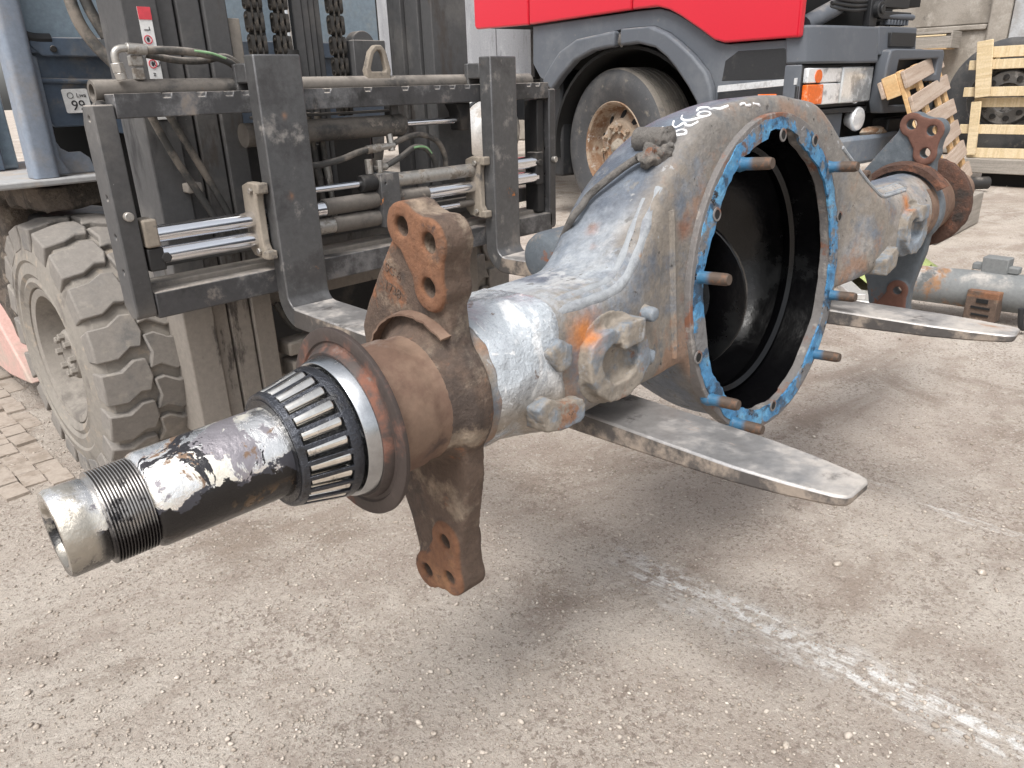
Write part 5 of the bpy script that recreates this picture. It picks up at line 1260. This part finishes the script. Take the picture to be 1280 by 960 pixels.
MB().box(T(1.36, -1.0, 1.045), T(1.437, -0.71, 1.12)).build("grille_vent", "black", tr, bev=0.004)
# headlight unit
hl = MB().box(T(1.30, -0.63, 0.745), T(1.385, 0.045, 0.962)).build("headlight", "black", tr, bev=0.006)
MB().box(T(1.386, -0.615, 0.765), T(1.415, -0.298, 0.948)).build("main_lens", "lens", hl, bev=0.008)
MB().lathe([(0.0, 0.0), (-0.01, 0.03), (-0.02, 0.055), (0.0, 0.075)], T(1.412, -0.46, 0.835), (1, 0, 0), 28).build("reflector", "lens_clear", hl)
MB().box(T(1.386, -0.285, 0.873), T(1.415, 0.035, 0.945)).build("side_lens", "lens_clear", hl, bev=0.005)
MB().box(T(1.386, -0.285, 0.765), T(1.4145, -0.09, 0.869)).build("indicator_lens", "lens_clear", hl, bev=0.005)
MB().box(T(1.386, -0.118, 0.768), T(1.418, 0.033, 0.866)).build("indicator_lens", "amber", hl, bev=0.005)
MB().cyl(T(1.41, -0.06, 0.905), T(1.419, -0.06, 0.905), 0.032).build("indicator_bulb", "amber", hl)
# brackets and fog lamp below
MB().box(T(1.33, -0.62, 0.715), T(1.40, 0.0, 0.740)).build("lamp_bracket", "black", tr, bev=0.004)
MB().box(T(1.30, -0.44, 0.575), T(1.36, -0.26, 0.712)).build("bracket_box", "tgrey", tr, bev=0.004)
for n_ in (-0.03, -0.13, -0.2):
    b_ = MB(); b_.box(T(1.34, n_ - 0.03, 0.56), T(1.375, n_ + 0.015, 0.712)); b_.build("bracket_strap", "black", tr, bev=0.003)
MB().box(T(0.9, -1.7, 0.55), T(1.30, -0.02, 1.0)).build("front_chassis", "void", tr)
fg = MB().lathe([(-0.06, 0), (-0.06, 0.04), (-0.01, 0.066), (0.0, 0.066), (0.01, 0.06), (0.016, 0.0)], T(1.40, -0.535, 0.675), (1, 0, 0), 32).build("fog_lamp", "lens_clear", tr)
bump = [(1.36, -0.03), (1.42, -0.12), (1.45, -0.3), (1.455, -0.6), (1.43, -0.9), (1.37, -1.12)]
swept(bump, 0.43, 0.585, 0.08, "lower_bumper", "tgrey_light", -0.05, 0.02)
b_ = MB(); b_.blob(T(1.41, -0.72, 0.60), 0.06, 4, 0.6, 2, (0.5, 2.2, 0.5)); b_.build("torn_bumper_edge", "rim_rust", tr)
MB().box(T(1.0, -1.35, 0.42), T(1.40, -0.9, 0.66)).build("lower_front_beam", "black", tr, bev=0.01)
# bumper end frame with openings
o_ = [(-0.66, 0.70), (-0.625, 0.76), (-0.64, 0.95), (-0.66, 1.028), (-0.70, 1.034), (-1.29, 1.032), (-1.31, 1.01), (-1.31, 0.72), (-1.25, 0.69)]
i1 = [(-0.755, 0.90), (-0.765, 0.975), (-1.24, 0.985), (-1.24, 0.90)]
i2 = [(-0.72, 0.74), (-0.745, 0.86), (-1.24, 0.86), (-1.24, 0.73)]
MB().prism(o_, 1.40, 1.475, front, [i1, i2]).build("bumper_end_frame", "tgrey", tr, bev=0.010, segs=3)
MB().box(T(1.36, -1.28, 0.70), T(1.42, -0.68, 1.01)).build("bumper_core", "black", tr)
b_ = MB(); b_.box(T(1.425, -0.80, 0.855), T(1.45, -0.76, 0.905)); b_.build("latch", "zinc", tr, bev=0.003)
# opened front: dark pipes and mechanism above the lamp cover
b_ = MB(); b_.box(T(1.0, -1.05, 1.14), T(1.25, 0.02, 1.6)); b_.build("engine_bay", "void", tr)
b_ = MB(); b_.tube([T(1.30, -0.06, 1.15), T(1.31, -0.2, 1.20), T(1.30, -0.38, 1.26), T(1.28, -0.5, 1.34)], 0.045, 12, 5); b_.build("air_duct", "tgrey", tr)
for k in range(4):
    b_ = MB(); b_.tube([T(1.34, -0.22 - k * 0.01, 1.235 + 0.022 * k), T(1.36, -0.4, 1.225 + 0.022 * k), T(1.35, -0.56, 1.235 + 0.02 * k)], 0.009, 8, 4); b_.build("cable", "black", tr)
b_ = MB(); b_.cyl(T(1.36, -0.64, 1.235), T(1.40, -0.64, 1.235), 0.042); b_.cyl(T(1.40, -0.64, 1.235), T(1.41, -0.64, 1.235), 0.022); b_.build("roller_mount", "black", tr, bev=0.003)
b_ = MB(); b_.box(T(1.33, -0.66, 1.15), T(1.37, -0.58, 1.30)); b_.box(T(1.34, -1.02, 1.19), T(1.38, -0.68, 1.23)); b_.box(T(1.33, -1.0, 1.25), T(1.37, -0.72, 1.33)); b_.box(T(1.33, -1.0, 1.16), T(1.36, -0.72, 1.18)); b_.build("wiper_linkage", "black", tr, bev=0.004)
for k in range(7):
    b_ = MB(); b_.box(T(1.35, -0.78 - 0.035 * k, 1.162), T(1.385, -0.765 - 0.035 * k, 1.188)); b_.build("linkage_tooth", "tgrey", tr, bev=0.002)
b_ = MB(); b_.cyl(T(1.36, -0.70, 1.205), T(1.38, -1.04, 1.205), 0.016); b_.build("linkage_bar", "tgrey", tr, bev=0.002)
# front wheel, slightly steered
wh = bpy.data.objects.new("wheel_turn", None)
STEER = Matrix.Translation(T(0, 0.0, 0.5)) @ Matrix.Rotation(R(-6), 4, 'Z')
def wpart(mb, name, m, parent, ang=35, bev=0):
    o = mb.build(name, m, parent, bev=bev, ang=ang); return o
AXW = (0, 1, 0)   # into the truck
rim_p = [(0.10, 0.0), (0.028, 0.0), (0.022, 0.022), (0.028, 0.034), (0.062, 0.04), (0.064, 0.092), (0.05, 0.098), (0.046, 0.105), (0.058, 0.112), (0.06, 0.168), (0.075, 0.18), (0.118, 0.232), (0.12, 0.252), (0.055, 0.27), (0.018, 0.276), (0.006, 0.290), (0.012, 0.296), (0.03, 0.292), (0.20, 0.28), (0.20, 0)]
rimm = MB().lathe(rim_p, (0, 0, 0), AXW, 64)
rim = rimm.build("wheel", "rim_rust", tr)
rim.matrix_basis = STEER
tyre_prof = [(0.016, 0.288), (0.008, 0.300), (0.0, 0.33), (-0.012, 0.375), (-0.016, 0.41), (-0.010, 0.445), (0.004, 0.472), (0.016, 0.486), (0.03, 0.494)]
gp = []
for k, y in enumerate((0.062, 0.105, 0.15, 0.195, 0.24)):
    gp += [(y - 0.006, 0.497), (y - 0.0045, 0.486), (y + 0.0045, 0.486), (y + 0.006, 0.497)]
tyre_prof2 = tyre_prof + gp + [(0.275, 0.494), (0.295, 0.47), (0.305, 0.40), (0.29, 0.29)]
ty = MB().lathe(tyre_prof2, (0, 0, 0), AXW, 96, closed=True).build("tyre", "truck_tyre", rim, ang=25)
ty.data.materials.append(M["tread_dusty"])
for p in ty.data.polygons:
    c = p.center
    if math.hypot(c.x, c.z) > 0.484 and c.y > 0.012: p.material_index = 1
lugm = MB().lathe([(0, 0), (0, 0.017), (-0.014, 0.017), (-0.020, 0.011), (-0.034, 0.011), (-0.034, 0)], (0, 0.060, 0), AXW, 6).mesh("wheel_nut", "rim_rust")
for k in range(10):
    a = 2 * math.pi * (k + 0.3) / 10
    inst("wheel_nut", lugm, rim, Matrix.Translation((0.142 * math.cos(a), 0, 0.142 * math.sin(a))))
nutm = MB().lathe([(0, 0), (0, 0.0095), (-0.012, 0.0095), (-0.012, 0)], (0, 0.050, 0), AXW, 6).mesh("hub_nut", "hub_dusty")
for k in range(10):
    a = 2 * math.pi * (k + 0.1) / 10
    inst("hub_nut", nutm, rim, Matrix.Translation((0.099 * math.cos(a), 0, 0.099 * math.sin(a))))
hb = MB().lathe([(0.0, 0.0), (0.0, 0.012), (0.006, 0.02), (0.012, 0.04), (0.05, 0.06), (0.07, 0.062), (0.07, 0)], (0, 0.012, 0), AXW, 32).build("hub_cap", "hub_dusty", rim)
vm_ = MB().prism(circ((0, 0), 0.020, 18, 0.030), -0.003, 0.004, lambda a, b, d: Vector((a, 0.095 + b * 0.55 + d, b))).mesh("vent_hole", "void")
for k in range(10):
    a = 2 * math.pi * k / 10
    # vents lie on the sloping dish: rotate about the wheel axis
    inst("vent_hole", vm_, rim, Matrix.Rotation(a, 4, 'Y') @ Matrix.Translation((0, 0, 0.207)))
# fuel tank and load box behind the cab
tk = MB().lathe([(0, 0), (-0.004, 0.10), (-0.02, 0.18), (-0.04, 0.215), (-0.06, 0.228), (-0.09, 0.235), (-1.2, 0.235), (-1.2, 0)], T(-1.33, -0.10, 0.57), (1, 0, 0), 48).build("fuel_tank", "alu", tr)
for f_ in (-1.6, -2.2): MB().lathe([(0, 0.233), (0, 0.243), (0.05, 0.243), (0.05, 0.233)], T(f_, -0.10, 0.57), (1, 0, 0), 48, closed=True).build("tank_strap", "black", tk)
lb = MB(); lb.box(T(-6, -1.9, 0.96), T(-1.45, -0.56, 2.6)); lbo = lb.build("load_box", "void", tr)
for k, (f0, f1_) in enumerate(((-1.92, -1.46), (-2.42, -1.932), (-2.93, -2.43), (-3.44, -2.94), (-3.96, -3.45))):
    p_ = MB(); p_.box(T(f0, -0.56, 0.97), T(f1_, -0.52, 2.6)); po = p_.build("side_board", "board_grey", lbo, bev=0.004)
    for q in range(8):
        z = 1.05 + 0.16 * (q // 2) + 0.06 * (q % 2); f_ = f0 + (0.12 if q % 2 else 0.34)
        MB().lathe([(0, 0), (0.001, 0.008), (-0.004, 0.014), (-0.004, 0)], T(f_, -0.519, z), (0, -1, 0), 10).build("nail_head", "board_grey", po)
MB().box(T(-6, -0.95, 0.62), T(-1.3, -0.75, 0.95)).build("frame_rail", "black", tr)
b_ = MB(); b_.box(T(-2.9, -0.7, 0.40), T(-2.45, -0.2, 0.9)); b_.box(T(-3.4, -0.6, 0.5), T(-3.1, -0.25, 0.92)); b_.build("battery_box", "dark", tr, bev=0.01)
for k in range(4):
    b_ = MB(); b_.box(T(-2.44 + 0.0 * k, -0.62 + 0.1 * k, 0.42), T(-2.40, -0.58 + 0.1 * k, 0.88)); b_.build("bracket_strap", "alu" if k == 1 else "dark", tr, bev=0.003)
rw = MB().lathe([(0.0, 0.28), (-0.01, 0.38), (0.0, 0.46), (0.03, 0.495), (0.28, 0.495), (0.3, 0.4), (0.3, 0.28)], T(-4.1, 0.0, 0.49), (0, 1, 0), 56, closed=True).build("rear_tyre", "truck_tyre", tr)
MB().lathe([(0.02, 0.28), (0.12, 0.2), (0.10, 0.1), (0.04, 0.08), (0.04, 0)], T(-4.1, 0.0, 0.49), (0, 1, 0), 40).build("rear_rim", "rim_rust", rw)

# ------------------------------------------------------------------ yard things at the right
# concrete building wall
wl = thing("concrete_wall", "stained concrete building wall with ledge behind the truck and crate", "wall", (10.4, 1.5, 0))
WO = Vector((10.4, 1.5, 0))
def wb(lo, hi, name, m, bev=0.0, par=None):
    return MB(WO).box(lo, hi).build(name, m, par or wl, bev=bev)
wb((10.4, -9, 0), (10.8, 14, 1.36), "wall_panel", "concrete", 0.02)
wb((10.44, -9, 1.40), (10.8, 14, 5), "wall_panel", "concrete", 0.02)
wb((10.36, 2.55, 1.345), (10.44, 14, 1.40), "ledge", "concrete", 0.012)
wb((10.34, 2.33, 0), (10.46, 2.54, 5), "corner_post", "concrete", 0.02)
wb((10.37, 0.2, 1.0), (10.42, 2.32, 5), "steel_door", "panel_light", 0.006)
MB(WO).tube([(10.34, 2.12, 1.62), (10.30, 2.10, 1.57), (10.30, 1.95, 1.43), (10.32, 1.86, 1.36)], 0.022, 10, 4).build("door_lever", "dark", wl)
# timber ledge fixed on the wall
tlg = thing("timber_shelf", "broken timber shelf box against the concrete wall beside the truck front", "shelf", (10.2, 2.9, 1.15))
TO = Vector((10.2, 2.9, 1.15))
for (lo, hi, m) in (((10.0, 2.80, 1.315), (10.34, 3.9, 1.34), "beam_grey"), ((10.0, 2.80, 1.165), (10.03, 3.9, 1.285), "beam_grey"), ((10.0, 2.78, 1.165), (10.34, 2.80, 1.335), "beam_grey"), ((9.99, 2.82, 1.155), (10.3, 3.9, 1.163), "wood_mid"), ((10.005, 2.85, 1.29), (10.03, 3.85, 1.308), "wood_new")):
    MB(TO).box(lo, hi).build("board", m, tlg, bev=0.003)
# leaning pallet
def pallet():
    """local x runs along the deck boards (.95), z up the pallet (.80), y is its thickness"""
    p = thing("pallet", "weathered wooden pallet leaning on its edge in front of the truck bumper", "pallet")
    bd = MB().box((-0.475, 0, -0.046), (0.475, 0.020, 0.046)).mesh("deck_board", "wood_old")
    st = MB().box((-0.045, 0, 0), (0.045, 0.022, 0.80)).mesh("stringer_board", "wood_mid")
    bl = MB().box((-0.048, 0, -0.06), (0.048, 0.075, 0.06)).mesh("pallet_block", "wood_mid")
    rp = random.Random(4)
    def put(nm, me, m_):
        o = inst(nm, me, p, m_); md = o.modifiers.new("bevel", 'BEVEL'); md.width = 0.003; md.segments = 1
    for k, z in enumerate((0.048, 0.188, 0.33, 0.472, 0.612, 0.752)):
        put("deck_board", bd, Matrix.Translation((rp.uniform(-0.02, 0.02), -0.0215, z)) @ Matrix.Rotation(rp.uniform(-0.03, 0.03), 4, 'Y'))
    for x in (-0.42, -0.1, 0.22, 0.42):
        put("stringer_board", st, Matrix.Translation((x, 0, 0)))
        for z in (0.06, 0.40, 0.735): put("pallet_block", bl, Matrix.Translation((x, 0.0225, z)))
    for z in (0.06, 0.40, 0.735): put("deck_board", bd, Matrix.Translation((rp.uniform(-0.02, 0.02), 0.0985, z)))
    return p
pa = pallet()
PAL_P = Vector((5.175, 1.275, 0.225))
pz = Vector((-0.10, 0.2815, 0.727)).normalized()
px_ = Vector((0.99, 0.09, 0.065)); px_ = (px_ - pz * px_.dot(pz)).normalized()
py_ = pz.cross(px_)
pa.matrix_world = Matrix(((px_.x, py_.x, pz.x, PAL_P.x), (px_.y, py_.y, pz.y, PAL_P.y), (px_.z, py_.z, pz.z, PAL_P.z), (0, 0, 0, 1))) 
tb = thing("timber_block", "dark timber block on the ground under the leaning pallet", "block", (5.28, 1.33, 0))
MB(Vector((5.28, 1.33, 0))).box((4.75, 1.22, -0.01), (5.62, 1.42, 0.190)).build("block", "beam_grey", tb, bev=0.006)
# crate lattice with a stored wheel behind it
cr = thing("crate", "pale new timber slat crate standing at the right edge before the wall", "crate", (7.6, 1.5, 0))
CO = Vector((7.6, 1.5, 0))
def slat(a, b, w, t, m="wood_new", name="slat"):
    """board from a to b (y, z) on the crate front, x = 7.6"""
    (y0, z0, x0), (y1, z1, _) = a, b
    d = Vector((0, y1 - y0, z1 - z0)); l = d.length; d.normalize(); n_ = Vector((0, -d.z, d.y))
    mb = MB(); mb.box((-t / 2, -w / 2, 0), (t / 2, w / 2, l))
    me = mb.mesh(name, m)
    o = inst(name, me, cr, Matrix.Translation(Vector((x0, y0, z0)) - CO) @ Matrix(((1, 0, 0, 0), (0, n_.y, d.y, 0), (0, n_.z, d.z, 0), (0, 0, 0, 1))))
    md = o.modifiers.new("bevel", 'BEVEL'); md.width = 0.003; md.segments = 1
for (y0, z0, y1, z1, w, x) in ((1.83, 1.05, 0.75, 1.06, 0.085, 7.62), (1.945, 0.955, 0.75, 0.965, 0.075, 7.60), (1.95, 0.745, 0.75, 0.75, 0.075, 7.60), (1.87, 0.66, 0.75, 0.66, 0.075, 7.66), (1.93, 0.45, 0.75, 0.445, 0.075, 7.60), (1.845, 0.255, 0.75, 0.26, 0.08, 7.63)):
    slat((y0, z0, x), (y1, z1, x), w, 0.025)
slat((1.79, 0.705, 7.55), (1.845, 1.14, 7.55), 0.115, 0.022)
slat((1.80, 0.24, 7.565), (1.83, 0.67, 7.565), 0.075, 0.022)
slat((0.80, 0.2, 7.565), (0.80, 1.14, 7.565), 0.1, 0.022)
for z in (0.25, 0.75, 1.05): slat((1.83, z, 8.2), (0.75, z, 8.2), 0.075, 0.025)
for (y_, z_) in ((1.80, 0.25), (0.80, 0.25), (1.80, 1.02), (0.80, 1.02)):
    o = MB(CO).box((7.64, y_ - 0.03, z_ - 0.03), (8.2, y_ + 0.03, z_ + 0.03)).build("rail", "wood_new", cr, bev=0.003)
bmq = thing("timber_beam", "grey timber beam on the ground under the pale crate", "beam", (7.6, 1.4, 0.05))
MB(Vector((7.6, 1.4, 0.05))).box((7.50, -0.2, 0.10), (8.25, 1.84, 0.215)).build("beam", "beam_grey", bmq, bev=0.006)
MB(Vector((7.6, 1.4, 0.05))).box((7.62, -0.2, -0.02), (8.1, 1.7, 0.098)).build("shade_gap_block", "void", bmq)  # near-black block stands in for the shade in the gap below
sw = thing("stored_wheel", "truck wheel with bolt holes stored behind the pale timber crate", "wheel", (7.95, 1.68, 0.7))
SO = Vector((7.95, 1.68, 0.7))
MB(SO).lathe([(0.0, 0.29), (-0.012, 0.36), (-0.006, 0.43), (0.02, 0.465), (0.05, 0.475), (0.22, 0.475), (0.25, 0.43), (0.25, 0.29)], (7.80, 1.68, 0.69), (1, 0, 0), 56, closed=True).build("tyre", "truck_tyre", sw)
rmw = MB(SO).lathe([(0.0, 0.295), (0.0, 0.285), (0.05, 0.275), (0.11, 0.255), (0.11, 0.235), (0.05, 0.21), (0.045, 0.12), (0.05, 0.118), (0.10, 0.115), (0.10, 0)], (7.80, 1.68, 0.69), (1, 0, 0), 48).build("rim", "wheel_dark", sw)
hm = MB().lathe([(0, 0), (0, 0.013), (0.004, 0.024), (-0.004, 0.024), (-0.006, 0.015), (-0.002, 0.0)], (0, 0, 0), (1, 0, 0), 14).mesh("bolt_hole", "dark")
for k in range(10):
    a = 2 * math.pi * (k + 0.25) / 10
    inst("bolt_hole", hm, rmw, Matrix.Translation(Vector((7.842, 1.68 + 0.168 * math.cos(a), 0.69 + 0.168 * math.sin(a))) - SO))
# spare axle tube lying on the ground
ax2 = thing("axle_tube", "grey rust-spotted axle tube lying on the ground beyond the far fork", "axle tube", (3.3, 0.6, 0))
A2 = Vector((3.3, 0.6, 0))
d2 = (Vector((3.36, 0.2, 0.11)) - Vector((3.27, 1.1, 0.105))).normalized()
p0 = Vector((3.27, 1.05, 0.108))
MB(A2).lathe([(0, 0), (0, 0.062), (0.1, 0.070), (0.35, 0.073), (0.6, 0.073), (0.62, 0.078), (0.64, 0.078), (0.66, 0.066), (1.2, 0.066), (1.2, 0)], p0, d2, 36).build("tube", "spare", ax2)
rz = Matrix.Rotation(R(-5), 3, 'Z')
b_ = MB(A2); b_.box((3.205, 0.575, 0.012), (3.27, 0.685, 0.128), rz); b_.build("spring_pad", "rust", ax2, bev=0.004)
b_ = MB(A2); b_.box((3.20, 0.60, 0.035), (3.206, 0.66, 0.042), rz); b_.box((3.20, 0.61, 0.085), (3.206, 0.65, 0.10), rz); b_.box((3.20, 0.60, 0.062), (3.206, 0.665, 0.070), rz); b_.build("pad_slot", "void", ax2)
b_ = MB(A2); b_.box((3.30, 0.585, 0.17), (3.36, 0.675, 0.24), rz); b_.box((3.31, 0.55, 0.185), (3.35, 0.71, 0.21), rz); b_.build("top_bracket", "spare", ax2, bev=0.004)
b_ = MB(A2); b_.tube([(3.19, 0.50, 0.09), (3.20, 0.49, 0.02), (3.23, 0.48, 0.01)], 0.01, 8, 3); b_.build("cable_tie", "black", ax2)
# odds and ends on the ground behind the axle
gs = thing("green_sheet", "crumpled pale green plastic sheet lying behind the far end of the axle", "sheet", (3.7, 1.2, 0))
b_ = MB(Vector((3.7, 1.2, 0)))
rr = []
for i in range(10):
    rr.append([Vector((3.45 + i * 0.06, 1.0 + j * 0.06, 0.02 + 0.08 * abs(noise.noise(Vector((i * 0.5, j * 0.5, 2)))) + 0.10 * math.exp(-((i - 5) ** 2 + (j - 4) ** 2) / 9))) for j in range(9)])
b_.loft(rr, False, False); gso = b_.build("sheet", "green_sheet", gs, ang=60)
sd_ = gso.modifiers.new("solid", 'SOLIDIFY'); sd_.thickness = 0.004
wb_ = thing("white_bracket", "white metal bracket with a hole lying on the ground behind the axle", "bracket", (3.2, 1.08, 0))
B3 = Vector((3.2, 1.08, 0))
rz = Matrix.Rotation(R(35), 3, 'Z')
b_ = MB(B3); b_.prism([(0, 0), (0.25, 0.0), (0.27, 0.02), (0.27, 0.06), (0.25, 0.07), (0, 0.06)], 0.05, 0.075, lambda a, b, d: rz @ Vector((a - 0.1, b, d)) + Vector((3.2, 1.08, 0.0)), [circ((0.235, 0.036), 0.012, 12)]); b_.build("plate", "alu", wb_, bev=0.003)
b_ = MB(B3); b_.box((3.10, 1.0, 0.0), (3.28, 1.10, 0.049)); b_.build("foot", "alu", wb_, bev=0.004)
# rusty bars behind the axle
for k, (x, y, z, r, lab) in enumerate(((6.75, 2.50, 0.075, 0.055, "brown rusty steel bar, upper one of two lying before the truck"), (6.6, 2.30, 0.03, 0.05, "dark steel bar, lower one of two lying before the truck"))):
    t_ = thing("steel_bar", lab, "bar", (x, y, 0), "steel bars on the ground before the truck")
    b_ = MB(Vector((x, y, 0))); b_.cyl((x - 1.0, y + 0.9, z + 0.03), (x + 0.6, y - 0.75, z + 0.03), r); b_.build("bar", "rust" if k == 0 else "dark", t_, bev=0.004)
bpy.context.view_layer.update()
